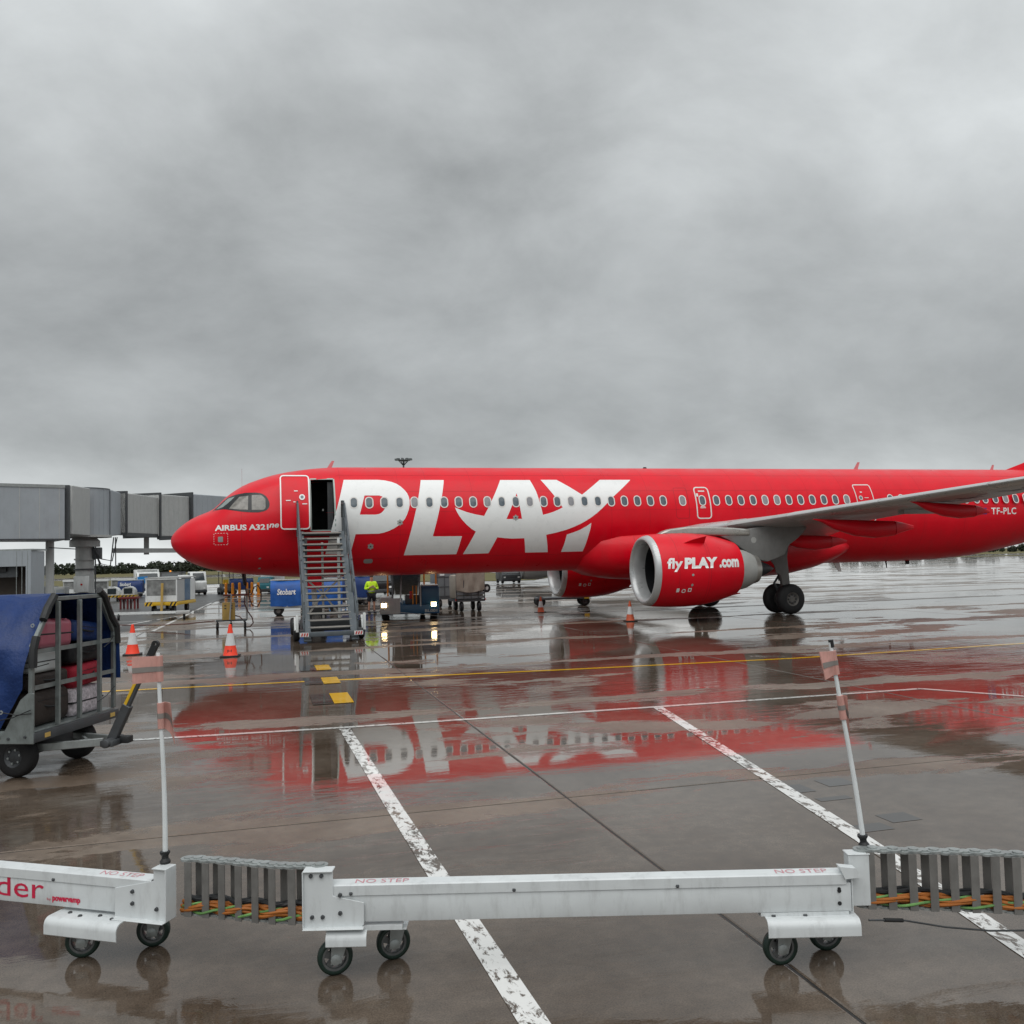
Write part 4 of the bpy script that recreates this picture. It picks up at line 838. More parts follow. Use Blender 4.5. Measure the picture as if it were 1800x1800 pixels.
# cable chains: each link is a pair of round-ended plates top and bottom with two cross stays
def chain(label, P, zt, zb, bulge, seed):
    """P: plan polyline of the chain's centre line"""
    rnd = random.Random(seed)
    P = [Vector((*p, 0)) for p in P]; L = [0]
    for i in range(1, len(P)): L.append(L[-1]+(P[i]-P[i-1]).length)
    def at(s_):
        for i in range(1, len(P)):
            if s_ <= L[i] or i == len(P)-1:
                t = (s_-L[i-1])/(L[i]-L[i-1]); d = (P[i]-P[i-1]).normalized(); return P[i-1].lerp(P[i], t), d
    ch = empty('cable_chain', P[0], 0, label, 'cable chain', 'grey cable chains between the beams'); o = P[0]
    n = max(3, round(L[-1]/.112)); st = L[-1]/n; hw = .075
    def zz_(s_): t = s_/L[-1]; return zt(t), zb(t)
    for k in range(n):
        s0 = (k+.5)*st; c, d = at(s0); a = Vector((-d.y, d.x, 0)); z1, z0 = zz_(s0)
        c = c-o
        ln_ = None
        for z in (z1, z0):
            lk_ = MB()
            for sgn, off in ((-1, 0.), (1, .004)):
                p = c + d*(sgn*st*.26) + Vector((0, 0, z+off))
                lk_.cyl(p, p+Vector((0, 0, .012)), st*.42, n=16)
                lk_.cyl(p+Vector((0, 0, .010)), p+Vector((0, 0, .019)), st*.24, n=10)
            lk_.bar(c-d*st*.5+Vector((0, 0, z+.006)), c+d*st*.5+Vector((0, 0, z+.006)), hw*1.1, .010)
            o2 = lk_.build('chain_link', M_['steel'], ch, smooth=35); ln_ = ln_ or o2
        for sgn in (-1, 1):
            p = c + a*(sgn*hw*.8)
            MB().bar(p+Vector((0, 0, z0)), p+Vector((0, 0, z1+.006)), .046, .006, up=a).build('chain_stay', M_['chain'], ln_)
    def cable(name, m, r, off, zoff, wob, ph):
        pts = []
        for i in range(41):
            s_ = L[-1]*i/40; c, d = at(min(s_, L[-1]-1e-4)); a = Vector((-d.y, d.x, 0)); z1, z0 = zz_(s_)
            pts.append(c-o + a*(off+wob*math.sin(i*.55+ph)) + Vector((0, 0, z0+zoff+wob*.8*math.cos(i*.55+ph))))
        return MB().tube(pts, r, 7).build(name, m, ch)
    for k in range(9):
        cable('orange_cable', M_['orange_cable'], .0095, -.03+.022*math.cos(k*.9), .055+.022*math.sin(k*.9), .012, k*.7)
    cable('earth_cable', M_['green_cable'], .008, -.048, .035, .016, .4); cable('earth_cable', M_['green_cable'], .007, -.04, .07, .015, 3.1)
    cable('black_cable', M_['black'], .014, -.01, .095, .012, 1.2); cable('black_cable', M_['black'], .014, .04, .085, .01, 2.2); cable('black_cable', M_['black'], .012, .02, .03, .01, .3)
    return ch
chain('grey cable chain with orange cables between the two white beams', [(-3.70, -28.99), (-3.5, -29.10), (-3.3, -29.24), (-3.12, -29.37), (-2.90, -29.48)], lambda t: .585-.01*t+.03*t*t, lambda t: .268-.0*t+.03*t*t, 0, 3)
chain('grey cable chain leading out of frame at the lower right', [(.10, -30.27), (.35, -30.36), (.6, -30.44), (.85, -30.53), (1.15, -30.66), (1.4, -30.78)], lambda t: .615-.05*t, lambda t: .30-.05*t, 0, 5)
# steel tether rope from the beam end
tr = MB().tube([(.06, -30.41, .27), (.14, -30.415, .262), (.3, -30.40, .235), (.55, -30.44, .18), (.8, -30.50, .15), (1.05, -30.58, .15), (1.4, -30.7, .17)], .006, 6).build('tether_rope', M_['dsteel'], None)
tag(tr, 'thin dark steel tether rope hanging below the right cable chain', 'rope')
MB().cyl((.16, -30.414, .26), (.29, -30.402, .237), .011).build('rope_sleeve', M_['black'], tr)

# ---------------------------------------------------------------- baggage cart at the left edge
bc = empty('baggage_cart', (-5.38, -22.91, 0), math.atan2(.382, -.924), 'blue tarpaulin covered baggage cart with open barred end at the left edge', 'baggage cart')
HW, DK = .82, .58; LEN = 3.0
MB().box(.02, LEN, -HW, HW, DK-.10, DK).build('deck', M_['cart_steel'], bc, bevel=.01)
MB().prism([(-HW-.03, DK-.13), (HW+.03, DK-.13), (HW+.03, DK-.02), (-HW-.03, DK-.02)], (-.03, 0, 0), (0, 1, 0), (0, 0, 1), (.05, 0, 0)).build('front_sill', M_['dsteel'], bc, bevel=.01)
for y in (.62, -.7): MB().box(-.034, -.03, y-.05, y+.05, DK-.10, DK-.05).build('label_plate', M_['cardboard'], bc)
prof = [(HW, DK), (HW, 1.50), (.43, 2.03), (-.50, 2.03), (-HW, 1.56), (-HW, DK)]
for k in range(len(prof)-1):
    a, b_ = prof[k], prof[k+1]; MB().bar((.03, a[0], a[1]), (.03, b_[0], b_[1]), .05, .05, up=(1, 0, 0)).build('end_frame_tube', M_['cart_steel'], bc, bevel=.006, seg=1)
for y, zt_ in ((.40, 2.0), (-.02, 2.0), (-.44, 2.0)):
    MB().bar((-.01, y, DK), (-.01, y, zt_), .035, .055, up=(1, 0, 0)).build('end_bar', M_['cart_steel'], bc, bevel=.005, seg=1)
for z in (1.05, 1.45):
    MB().bar((.018, HW-.03, z), (.018, -HW+.03, z), .05, .02, up=(1, 0, 0)).build('end_rail', M_['cart_steel'], bc)
MB().prism([(HW+.035, DK-.14), (HW+.035, 1.0), (HW+.035, 1.0), (HW+.035, DK-.14)], (0, 0, 0), (0, 1, 0), (0, 0, 1), (.02, 0, 0)) if 0 else None
MB().prism([(-.02, DK-.14), (.40, DK-.14), (.36, DK-.05), (.14, .93), (.05, 1.0), (-.02, 1.0)], (0, HW+.01, 0), (1, 0, 0), (0, 0, 1), (0, .025, 0)).build('corner_gusset', M_['cart_steel'], bc, bevel=.006, seg=1)
bolts(bc, [(.08, HW+.035, .52), (.28, HW+.035, .5)], (0, 1, 0), .018)
for pts in ([(.0, .66, 1.80), (.02, .56, 1.92), (.02, .42, 2.07)], [(.0, HW+.02, 1.28), (.0, HW+.01, 1.48), (.0, .78, 1.62)], [(.0, -.45, 2.10), (0, -.56, 2.02), (0, -.72, 1.75), (0, -.84, 1.62), (0, -.86, 1.4)]):
    MB().tube(pts, .045, 8).build('corner_pad', M_['black'], bc)
# tarpaulin with folds: roof, sloped shoulder and hanging near side; a matching far side
def tarp_sheet(name, path, x0fn, x1, nx, fold, seed, parent):
    rnd = random.Random(seed); ph = [rnd.uniform(0, 6.3) for _ in range(8)]
    rows = []; np_ = len(path); dense = []
    for i in range(np_-1):
        for k in range(10): t = k/10; dense.append((path[i][0]*(1-t)+path[i+1][0]*t, path[i][1]*(1-t)+path[i+1][1]*t, i))
    dense.append((*path[-1], np_-2))
    vs = []; nd = len(dense)
    for j, (y, z, seg) in enumerate(dense):
        dy, dz_ = path[seg+1][0]-path[seg][0], path[seg+1][1]-path[seg][1]; l_ = math.hypot(dy, dz_); ny, nz_ = -dz_/l_, dy/l_
        s_ = j/(nd-1); xa = x0fn(s_)
        for i in range(nx+1):
            x = xa+(x1-xa)*i/nx
            w_ = fold*(.5*math.sin(x*7.5-z*6+ph[0])+.35*math.sin(x*13+z*9+ph[1])+.3*math.sin(x*4.1-z*11+ph[2])+.2*math.sin(x*23-z*3+ph[3]))
            w_ *= min(1, 3*abs(s_-.0)+.15)
            vs.append((x, y+ny*w_, z+nz_*w_))
    fs = [(j*(nx+1)+i, j*(nx+1)+i+1, (j+1)*(nx+1)+i+1, (j+1)*(nx+1)+i) for j in range(nd-1) for i in range(nx)]
    return MB().add(vs, fs).build(name, M_['blue_tarp'], parent, smooth=80)
tp = tarp_sheet('tarpaulin', [(-.5, 2.065), (.44, 2.065), (HW+.05, 1.50), (HW+.07, 1.0), (HW+.02, .60)], lambda s_: .03 if s_ < .5 else .03+.06*math.sin((s_-.5)*6)+max(0, s_-.72)*1.25, LEN+.1, 60, .038, 4, bc)
for x, y, z in ((.10, .70, 1.74), (.16, HW+.09, 1.28), (.33, HW+.09, .80), (.42, HW+.08, .70), (.65, HW+.08, .62)):
    MB().lathe([(0, .012), (.006, .013), (.006, .022), (0, .024)], (x, y, z), (0, 1, .1), 12).build('eyelet', M_['steel'], tp)
tarp_sheet('tarpaulin', [(-.52, 2.06), (-HW-.02, 1.58), (-HW-.06, 1.1), (-HW-.05, .95)], lambda s_: -.04, LEN, 20, .02, 9, bc)
for a, b_ in (((.16, HW+.09, 1.28), (-.03, .60, 1.30)), ((.33, HW+.09, .80), (0., HW+.05, .78)), ((.42, HW+.08, .70), (.0, HW+.06, .82)), ((0, -.78, 1.5), (-.03, -.5, 1.38)), ((0., -.80, .85), (-.04, -.35, .72))):
    MB().tube([a, Vector(a).lerp(Vector(b_), .5)+Vector((-.01, .01, -.02)), b_], .006, 5).build('bungee_cord', M_['black'], tp)
# running gear: steered axle with drawbar, rear axle
MB().cyl((.37, 0, .30), (.37, 0, DK-.10), .26, n=24).build('turntable', M_['dsteel'], bc)
def wheel2(parent, x, y, r, wd_, ax=(0, 1, 0)):
    ax = Vector(ax); o = Vector((x, y, r))
    prof_ = [(-wd_/2, r*.5), (-wd_/2, r*.8), (-wd_*.40, r*.95), (-wd_*.2, r), (wd_*.2, r), (wd_*.40, r*.95), (wd_/2, r*.8), (wd_/2, r*.5)]
    t_ = MB().lathe(prof_, o, ax, 36).build('tyre', M_['rubber'], parent, smooth=50)
    MB().lathe([(-wd_*.3, .001), (-wd_*.3, r*.35), (-wd_*.45, r*.52), (wd_*.45, r*.52), (wd_*.3, r*.35), (wd_*.38, r*.2), (wd_*.38, .001)], o, ax, 24).build('wheel_rim', M_['dsteel'], t_, smooth=40)
    mb = MB()
    for k in range(6):
        q = k*math.pi/3; e1 = ax.orthogonal().normalized(); e2 = ax.cross(e1); p = o+e1*(r*.33*math.cos(q))+e2*(r*.33*math.sin(q))
        mb.cyl(p+ax*wd_*.3, p+ax*wd_*.40, .014, n=6)
    mb.build('wheel_nuts', M_['steel'], t_)
    return t_
for x, y in ((.42, .50), (.32, -.50), (2.5, .5), (2.5, -.5)): wheel2(bc, x, y, .24, .17, (.09, 1, 0) if x < 1 else (0, 1, 0))
MB().cyl((.42, .45, .24), (.32, -.45, .24), .035).cyl((2.5, -.45, .24), (2.5, .45, .24), .035).build('axle', M_['dsteel'], bc) if 0 else None
MB().cyl((.42, .45, .24), (.32, -.45, .24), .035).build('axle', M_['dsteel'], bc); MB().cyl((2.5, -.45, .24), (2.5, .45, .24), .035).build('axle', M_['dsteel'], bc)
for y, y2 in ((.40, .20), (-.40, .02)):
    MB().bar((.38, y, .30), (-.45, y2, .34), .05, .09).build('tow_frame', M_['steel'], bc, bevel=.006, seg=1)
MB().bar((.1, .3, .32), (-.2, .06, .34), .03, .03).build('tow_brace', M_['steel'], bc); MB().bar((.1, -.25, .32), (-.2, .12, .34), .03, .03).build('tow_brace', M_['steel'], bc)
MB().cyl((-.52, -.08, .33), (-.52, .30, .33), .05, n=14).box(-.60, -.44, -.06, .26, .29, .36).build('hinge', M_['dsteel'], bc, bevel=.01)
MB().box(-.70, -.55, -.02, .10, .30, .38).build('coupling', M_['black'], bc, bevel=.01)
db = MB().bar((-.50, .10, .34), (-.70, .10, .75), .08, .11, up=(1, 0, 0)).bar((-.66, .10, .68), (-.98, .10, 1.33), .05, .075, up=(1, 0, 0)).build('drawbar', M_['dsteel'], bc, bevel=.008, seg=1)
MB().bar((-.68, .129, .76), (-.95, .129, 1.30), .006, .035, up=(1, 0, 0)).build('yellow_stripe', M_['yellow'], db)
MB().bar((-.965, .10, 1.29), (-1.04, .10, 1.44), .045, .075, up=(1, 0, 0)).lathe([(-.022, .018), (-.022, .045), (.022, .045), (.022, .018), (-.022, .018)], (-1.05, .10, 1.46), (0, 1, 0), 14).build('tow_eye', M_['black'], db)
MB().box(-.06, -.055, .60, .72, .62, .78).build('luggage_tag', M_['white'], bc) if 0 else None
# luggage, every piece its own thing
def Lp(x, y, z): return bc.matrix_basis @ Vector((x, y, z)) if 0 else (Matrix.Rotation(bc.rotation_euler.z, 3, 'Z') @ Vector((x, y, z)) + Vector((-5.38, -22.91, 0)))
def case(name, label, x, y, z, dx, dy, dz_, m, tilt=0, ribs=0, soft=False, yaw=0):
    e_ = empty(name, Lp(x, y, z), 0, label, 'luggage', 'luggage on the cart'); e_.rotation_euler = (tilt, 0, bc.rotation_euler.z+yaw)
    bv = min(dx, dy, dz_)*(.28 if soft else .2)
    MB().box(-dx/2, dx/2, -dy/2, dy/2, 0, dz_).build('shell', m, e_, bevel=bv, seg=4, smooth=60)
    if not soft:
        MB().box(-dx/2-.004, dx/2+.004, -dy/2-.004, dy/2+.004, dz_*.46, dz_*.53).build('seam_band', M_['black'], e_, bevel=.01, seg=2)
        for k in range(ribs):
            yy = -dy/2+dy*(k+1)/(ribs+1); MB().box(-dx/2-.006, dx/2-.05, yy-.012, yy+.012, dz_*.98, dz_+.006).build('rib', m, e_)
    else:
        MB().tube([(-dx/2+.01, -dy*.2, dz_*.55), (-dx/2-.03, -dy*.1, dz_*.5), (-dx/2-.03, dy*.1, dz_*.5), (-dx/2+.01, dy*.2, dz_*.55)], .012, 6).build('handle', M_['black'], e_)
        MB().box(-dx/2-.003, -dx/2+.004, -dy*.35, dy*.35, dz_*.70, dz_*.72).build('zip', M_['black'], e_)
    return e_
case('suitcase', 'dark brown suitcase at the bottom near corner of the cart', .36, .36, DK, .56, .76, .42, M_['brown_bag'], soft=True)
case('suitcase', 'thin brown black bag below the pale grey case', .34, .38, 1.0, .50, .70, .19, M_['brown_bag'], soft=True)
case('suitcase', 'pale grey hard case under the pink suitcase', .32, .48, 1.195, .50, .50, .255, M_['white_case'], ribs=2)
case('suitcase', 'pink hard shell suitcase on top at the cart end', .36, .29, 1.455, .55, .66, .33, M_['pink_case'], ribs=3, tilt=R(2))
case('suitcase', 'pale patterned case at the bottom far side of the cart', .34, -.36, DK, .5, .66, .34, M_['floral'])
case('suitcase', 'red fabric suitcase in the middle of the far stack', .33, -.36, .93, .5, .62, .27, M_['red_bag'], soft=True, tilt=R(-3))
case('suitcase', 'black bag between the red suitcase and the blue bag', .34, -.36, 1.215, .5, .66, .24, M_['black_bag'], soft=True)
case('holdall', 'blue bag on top of the far stack in the cart', .38, -.40, 1.46, .5, .62, .26, M_['blue_tarp'], soft=True, tilt=R(8))
for i, (x, z, dz_) in enumerate(((.98, DK, .7), (1.8, DK, .7), (.98, 1.29, .62), (1.8, 1.29, .6))):  # black filler bags added behind the luggage to darken the shaded cart interior
    case('suitcase', ['dark bag low behind the brown suitcase in the cart', 'dark bag at the low rear of the covered cart', 'dark bag high behind the pink suitcase in the cart', 'dark bag at the high rear of the covered cart'][i], x, -.05, z, .62, 1.5 if z < 1 else 1.12, dz_, M_['black_bag'], soft=True)
# ---------------------------------------------------------------- traffic cones
def cone(label, loc, h, m1, mtop, writing=None, rz=0):
    k = h/.75
    c = empty('traffic_cone', loc, rz, label, 'traffic cone', 'traffic cones')
    MB().prism([(-.21*k, -.21*k), (.21*k, -.21*k), (.21*k, .21*k), (-.21*k, .21*k)], (0, 0, 0), (1, 0, 0), (0, 1, 0), (0, 0, .035*k)).build('base', M_['black'], c, bevel=.012*k)
    def r(z): return (.165-.135*z)*k
    MB().lathe([(.03*k, r(0)+.01), (.05*k, r(.03)), (.26*k, r(.34))], (0, 0, 0), (0, 0, 1), 28).build('cone_body', M_[m1], c)
    MB().lathe([(.26*k, r(.34)+.001), (.545*k, r(.72)+.001)], (0, 0, 0), (0, 0, 1), 28).build('reflective_band', M_['cone_white'], c)
    MB().lathe([(.545*k, r(.72)), (.74*k, r(.985)), (.75*k, .02*k), (.75*k, .001)], (0, 0, 0), (0, 0, 1), 28).build('cone_tip', M_[mtop], c)
    if writing:
        sh = fit(flat_text(writing, 1, .02), -.075, .06, .10, .19)
        def f(a, b): rr = r(b/(.75*k))+.004; return Vector((rr*math.sin(a/rr), -rr*math.cos(a/rr), b))
        drape(sh, f, 'handwriting', M_['black'], c, .03, .03)
    return c
cone('bright orange cone beside the baggage cart', (-6.667, -7.924, 0), .83, 'cone_red', 'cone_red')
cone('bright orange cone with black handwriting in front of the airliner nose', (-4.04, -9.82, 0), .84, 'cone_red', 'cone_red', 'JH', R(-8))
cone('small faded cone standing on the far side under the fuselage', (8.58, 3.43, 0), .70, 'cone_old', 'cone_old')
cone('faded cone standing in front of the near engine', (9.77, -3.8, 0), .74, 'cone_old', 'cone_old')

# ---------------------------------------------------------------- mobile passenger stairs
ST = empty('passenger_stairs', (-1.22, -7.0, 0), 0, 'grey mobile passenger stairs standing at the open forward door', 'stairs')
NT = 17; x0, x1 = -.66, .66; yb, yt, zb_, zt_ = .25, 4.15, .26, 3.46
for k in range(NT):
    t = k/(NT-1); y = yb+(yt-yb)*t; z = zb_+(zt_-zb_)*t
    tr = MB().box(x0, x1, y-.03, y+.22, z-.075, z).build('tread', M_['dsteel'], ST, bevel=.006, seg=1)
    MB().box(x0, x1, y-.048, y-.0305, z-.04, z+.006).build('nosing', M_['nosing'], tr)
sl_ = Vector((0, yt-yb, zt_-zb_)).normalized()
for s in (-1, 1):
    xx = s*(.66+.045)
    MB().bar((xx, yb-.25, zb_-.20), (xx, yt+.2, zt_+.02), .07, .22, up=(1, 0, 0)).build('stringer', M_['stair'], ST, bevel=.01, seg=1)
    xr = s*(.66+.13)
    rail = MB().tube([(xr, yb-.2, .75), (xr, yb-.12, 1.12), (xr, yb+.05, 1.24), (xr, yt-.1, zt_+1.0), (xr, yt+.85, zt_+1.06)], .033, 10).build('handrail', M_['stair'], ST)
    MB().tube([(xr, yb-.15, .66), (xr, yt-.1, zt_+.50), (xr, yt+.8, zt_+.52)], .022, 8).build('mid_rail', M_['stair'], ST)
    for k in range(6):
        t = k/5; y = yb-.1+(yt-yb)*t; z = zb_+(zt_-zb_)*t
        MB().bar((xr, y, z-.1), (xr, y, z+.98), .05, .05).build('rail_post', M_['stair'], ST)
    for y in (yt+.3, yt+.8): MB().bar((xr, y, zt_-.12), (xr, y, zt_+1.12), .06, .06).build('rail_post', M_['stair'], ST)
    MB().box(xr-.045, xr+.045, yt+.74, yt+.84, zt_+.55, zt_+1.16).build('guard_pad', M_['black'], ST, bevel=.02)
    # side infill sheet beside the platform
    MB().box(xr-.012, xr+.012, yt+.33, yt+.77, zt_-.05, zt_+.48).build('side_panel', M_['stair'], ST)
MB().box(x0-.1, x1+.1, yt+.21, yt+.86, zt_-.11, zt_+.0).build('platform', M_['dsteel'], ST, bevel=.01)
MB().box(x0-.05, x1+.05, yt+.865, yt+.93, zt_-.10, zt_+.03).build('bumper', M_['black'], ST, bevel=.015)
# chassis
MB().box(-.95, .95, yb-.30, yb-.18, .20, .34).build('front_bumper', M_['stair'], ST, bevel=.01)
for s in (-1, 1):
    MB().box(s*.86-.06, s*.86+.06, yb-.17, 4.2, .26, .38).build('chassis_rail', M_['dsteel'], ST)
    bp_ = MB().box(s*.80-.13, s*.80+.13, yb-.312, yb-.304, .21, .33).build('hazard_plate', M_['white_dirty'], ST)
    for k in range(3): MB().prism([(-.02, -.045), (.02, -.045), (.045, .045), (.005, .045)], (s*.80-.08+k*.075, yb-.318, .27), (1, 0, 0), (0, 0, 1), (0, .004, 0)).build('hazard_stripe', M_['tail_lamp'], bp_)
    for y in (1.1, 3.7): wheel2(ST, s*.99, y, .29, .2, (1, 0, 0) if s > 0 else (-1, 0, 0))
    MB().tube([(s*1.02, .72, .35), (s*1.02, .85, .62), (s*1.02, 1.1, .70), (s*1.02, 1.35, .62), (s*1.02, 1.48, .35)], .05, 8).build('mudguard', M_['white_dirty'], ST)
    MB().box(s*1.0-.04, s*1.0+.04, yb-.14, yb+.02, .34, .85).build('light_board', M_['white_dirty'], ST, bevel=.01)
    mb = MB(); MB().bar((s*.55, 3.9, .35), (s*.55, 3.9, zt_-.2), .09, .09).build('lift_post', M_['white_dirty'] if s > 0 else M_['dsteel'], ST)
MB().box(-.8, .8, 1.5, 3.2, .25, .55).build('power_pack', M_['dsteel'], ST, bevel=.03)
for a, b_ in (((-.6, 3.6, 1.9), (0, 3.6, 1.35)), ((.6, 3.6, 1.9), (0, 3.6, 1.35)), ((0, 3.6, 1.35), (-.6, 3.6, .55)), ((0, 3.6, 1.35), (.6, 3.6, .55))):
    MB().bar(a, b_, .07, .06).build('cross_brace', M_['nosing'], ST)
MB().bar((0, 3.65, .4), (0, 3.9, 3.1), .07, .07).build('centre_post', M_['nosing'], ST)
MB().bar((-.62, 3.6, 2.0), (.62, 3.6, 2.0), .08, .08).build('cross_member', M_['nosing'], ST)

# ---------------------------------------------------------------- belt loader beyond the fuselage
BL = empty('belt_loader', (2.60, 2.1, 0), R(-9), 'dark blue belt loader with two lit headlamps under the fuselage', 'belt loader')
MB().prism([(-1.21, .24), (1.19, .24), (1.19, .62), (-.32, .62), (-.36, .72), (-1.21, .72)], (0, 0, 0), (1, 0, 0), (0, 0, 1), (0, 4.6, 0)).build('chassis', M_['blue'], BL, bevel=.03)
MB().box(.46, 1.20, -.004, 2.4, .625, 1.36).build('cab_body', M_['blue'], BL, bevel=.06)
MB().box(-1.225, -.40, -.015, -.002, .26, .90).build('front_panel', M_['grey_light'], BL, bevel=.04)
MB().box(-1.2, -.75, .0, 2.6, .725, .95).build('engine_cover', M_['grey_light'], BL, bevel=.04)
MB().box(.40, .457, -.01, .5, .55, 1.4).build('cab_pillar', M_['grey_light'], BL)
MB().box(.5, 1.16, .05, 2.3, 1.362, 1.40).build('cab_top_rail', M_['grey_light'], BL)
for x in (-1.06, .96):
    hl = MB().cyl((x, -.02, .62), (x, .03, .62), .105, n=20).build('headlamp_ring', M_['black'], BL)
    MB().box(x-.10, x+.10, -.035, -.021, .54, .70).build('headlamp', M_['head_lamp'], hl, bevel=.02)
decal('BL001', (.60, -.008, .30), (1, 0, 0), (0, 0, 1), .50, .12, M_['grey_light'], BL, bold=.02)
for x, y in ((-1.05, .5), (1.0, .5), (-1.05, 3.9), (1.0, 3.9), (.55, 3.9)): wheel2(BL, x, y, .30, .24, (-1, 0, 0) if x < 0 else (1, 0, 0))
cv = MB().loft([[(-.72, 7.4, .78), (.38, 7.4, .78), (.38, 7.4, 1.0), (-.72, 7.4, 1.0)], [(-.72, .35, 2.32), (.38, .35, 2.32), (.38, .35, 2.54), (-.72, .35, 2.54)]]).build('conveyor', M_['black'], BL)
for x in (-.78, .44): MB().bar((x, 7.4, .92), (x, .3, 2.47), .07, .26).build('conveyor_side', M_['dsteel'], cv)
for x in (-.74, .40): MB().bar((x, 1.5, .6), (x, 2.2, 1.85), .08, .08).build('lift_arm', M_['dsteel'], BL)
MB().bar((-.4, .4, .62), (-.34, 1.6, 1.95), .06, .06).build('lift_ram', M_['steel'], BL)
for x, z1 in ((-.92, 1.95), (.60, 1.9), (1.1, 1.95)):
    MB().tube([(x, 1.2, .7), (x, 1.2, z1), (x, 1.8, z1)], .035, 8).build('guard_rail', M_['orange'], BL)
MB().tube([(.12, .12, .63), (.12, .12, 1.38), (.26, .12, 1.38), (.26, .12, .63)], .022, 6).build('step_handle', M_['orange'], BL)
MB().box(-.2, .35, .3, .8, .625, 1.0).build('seat_box', M_['dsteel'], BL, bevel=.03); MB().box(-.02, .10, .25, .30, .85, 1.16).build('extinguisher', M_['tail_lamp'], BL, bevel=.03)
# guide cable along the loader front
tag(MB().tube([(.2, 1.7, .45), (1.2, 1.75, .42), (2.2, 1.75, .33), (3.4, 1.9, .17), (4.2, 2.6, .05), (4.9, 3.0, .03)], .012, 6).build('ground_cable', M_['grey_light'], None), 'thin pale cable slung in front of the belt loader', 'cable')

# ---------------------------------------------------------------- person in a hi-vis jacket
def skinmesh(name, verts, edges, radii, m, parent=None, sub=2):
    me = bpy.data.meshes.new(name); me.from_pydata(verts, edges, [])
    o = bpy.data.objects.new(name, me); C.objects.link(o)
    a = o.modifiers.new('s', 'SKIN'); a.use_smooth_shade = True
    for i, r in enumerate(radii): me.skin_vertices[0].data[i].radius = (r, r)
    me.skin_vertices[0].data[0].use_root = True
    b = o.modifiers.new('u', 'SUBSURF'); b.levels = b.render_levels = sub
    me.materials.append(m)
    if parent: o.parent = parent
    return o
PE = empty('person', (1.74, 8.15, 0), R(10), 'person in hi-vis yellow jacket and dark shorts holding hands at chest', 'person')
bv = [(0, 0, .95), (0, .01, 1.15), (0, .015, 1.38), (0, .0, 1.52), (0, -.02, 1.64), (0, -.02, 1.74),
      (.10, 0, .90), (.12, -.01, .50), (.13, .01, .10), (.14, -.13, .045), (-.10, 0, .90), (-.12, -.01, .50), (-.13, .01, .10), (-.15, -.13, .045),
      (.19, .015, 1.42), (.29, .02, 1.14), (.13, -.22, 1.16), (.04, -.26, 1.24), (-.19, .015, 1.42), (-.29, .02, 1.14), (-.15, -.22, 1.20), (-.05, -.27, 1.28)]
be = [(0, 1), (1, 2), (2, 3), (3, 4), (4, 5), (0, 6), (6, 7), (7, 8), (8, 9), (0, 10), (10, 11), (11, 12), (12, 13), (2, 14), (14, 15), (15, 16), (16, 17), (2, 18), (18, 19), (19, 20), (20, 21)]
brr = [.14, .13, .13, .055, .085, .07, .085, .058, .04, .035, .085, .058, .04, .035, .06, .045, .035, .03, .06, .045, .035, .03]
skinmesh('body', bv, be, brr, M_['skin'], PE)
skinmesh('hi_vis_jacket', [(0, 0, .88), (0, .01, 1.12), (0, .015, 1.38), (0, .005, 1.50), (.20, .015, 1.42), (.30, .02, 1.14), (.15, -.20, 1.16), (-.20, .015, 1.42), (-.30, .02, 1.14), (-.17, -.20, 1.20)], [(0, 1), (1, 2), (2, 3), (2, 4), (4, 5), (5, 6), (2, 7), (7, 8), (8, 9)], [.19, .185, .175, .09, .085, .07, .055, .085, .07, .055], M_['hiviz'], PE)
MB().lathe([(1.02, .20), (1.07, .203)], (0, .005, 0), (0, 0, 1), 24).build('reflective_band', M_['reflective'], PE); MB().lathe([(1.20, .20), (1.25, .203)], (0, .01, 0), (0, 0, 1), 24).build('reflective_band', M_['reflective'], PE)
skinmesh('shorts', [(0, 0, .92), (.10, 0, .86), (.125, -.01, .52), (-.10, 0, .86), (-.125, -.01, .52)], [(0, 1), (1, 2), (0, 3), (3, 4)], [.165, .12, .095, .12, .095], M_['cloth_dark'], PE)
for s in (-1, 1): MB().loft([[(s*.135-.045, -.20, 0), (s*.135+.045, -.20, 0), (s*.135+.045, .07, 0), (s*.135-.045, .07, 0)], [(s*.135-.05, -.20, .05), (s*.135+.05, -.20, .05), (s*.135+.05, .08, .09), (s*.135-.05, .08, .09)], [(s*.13-.045, -.06, .13), (s*.13+.045, -.06, .13), (s*.13+.045, .07, .16), (s*.13-.045, .07, .16)]]).build('boot', M_['cloth_dark'], PE, bevel=.02)
MB().sphere((0, -.005, 1.735), .10, 14, (.85, 1, .9)).build('hair', M_['hair'], PE)
for k in range(4):
    for s in (-1, 1): MB().tube([(s*.05, -.26, 1.25+k*.02), (s*.02, -.29, 1.25+k*.02), (-s*.005, -.28, 1.24+k*.02)], .009, 5).build('finger', M_['skin'], PE)

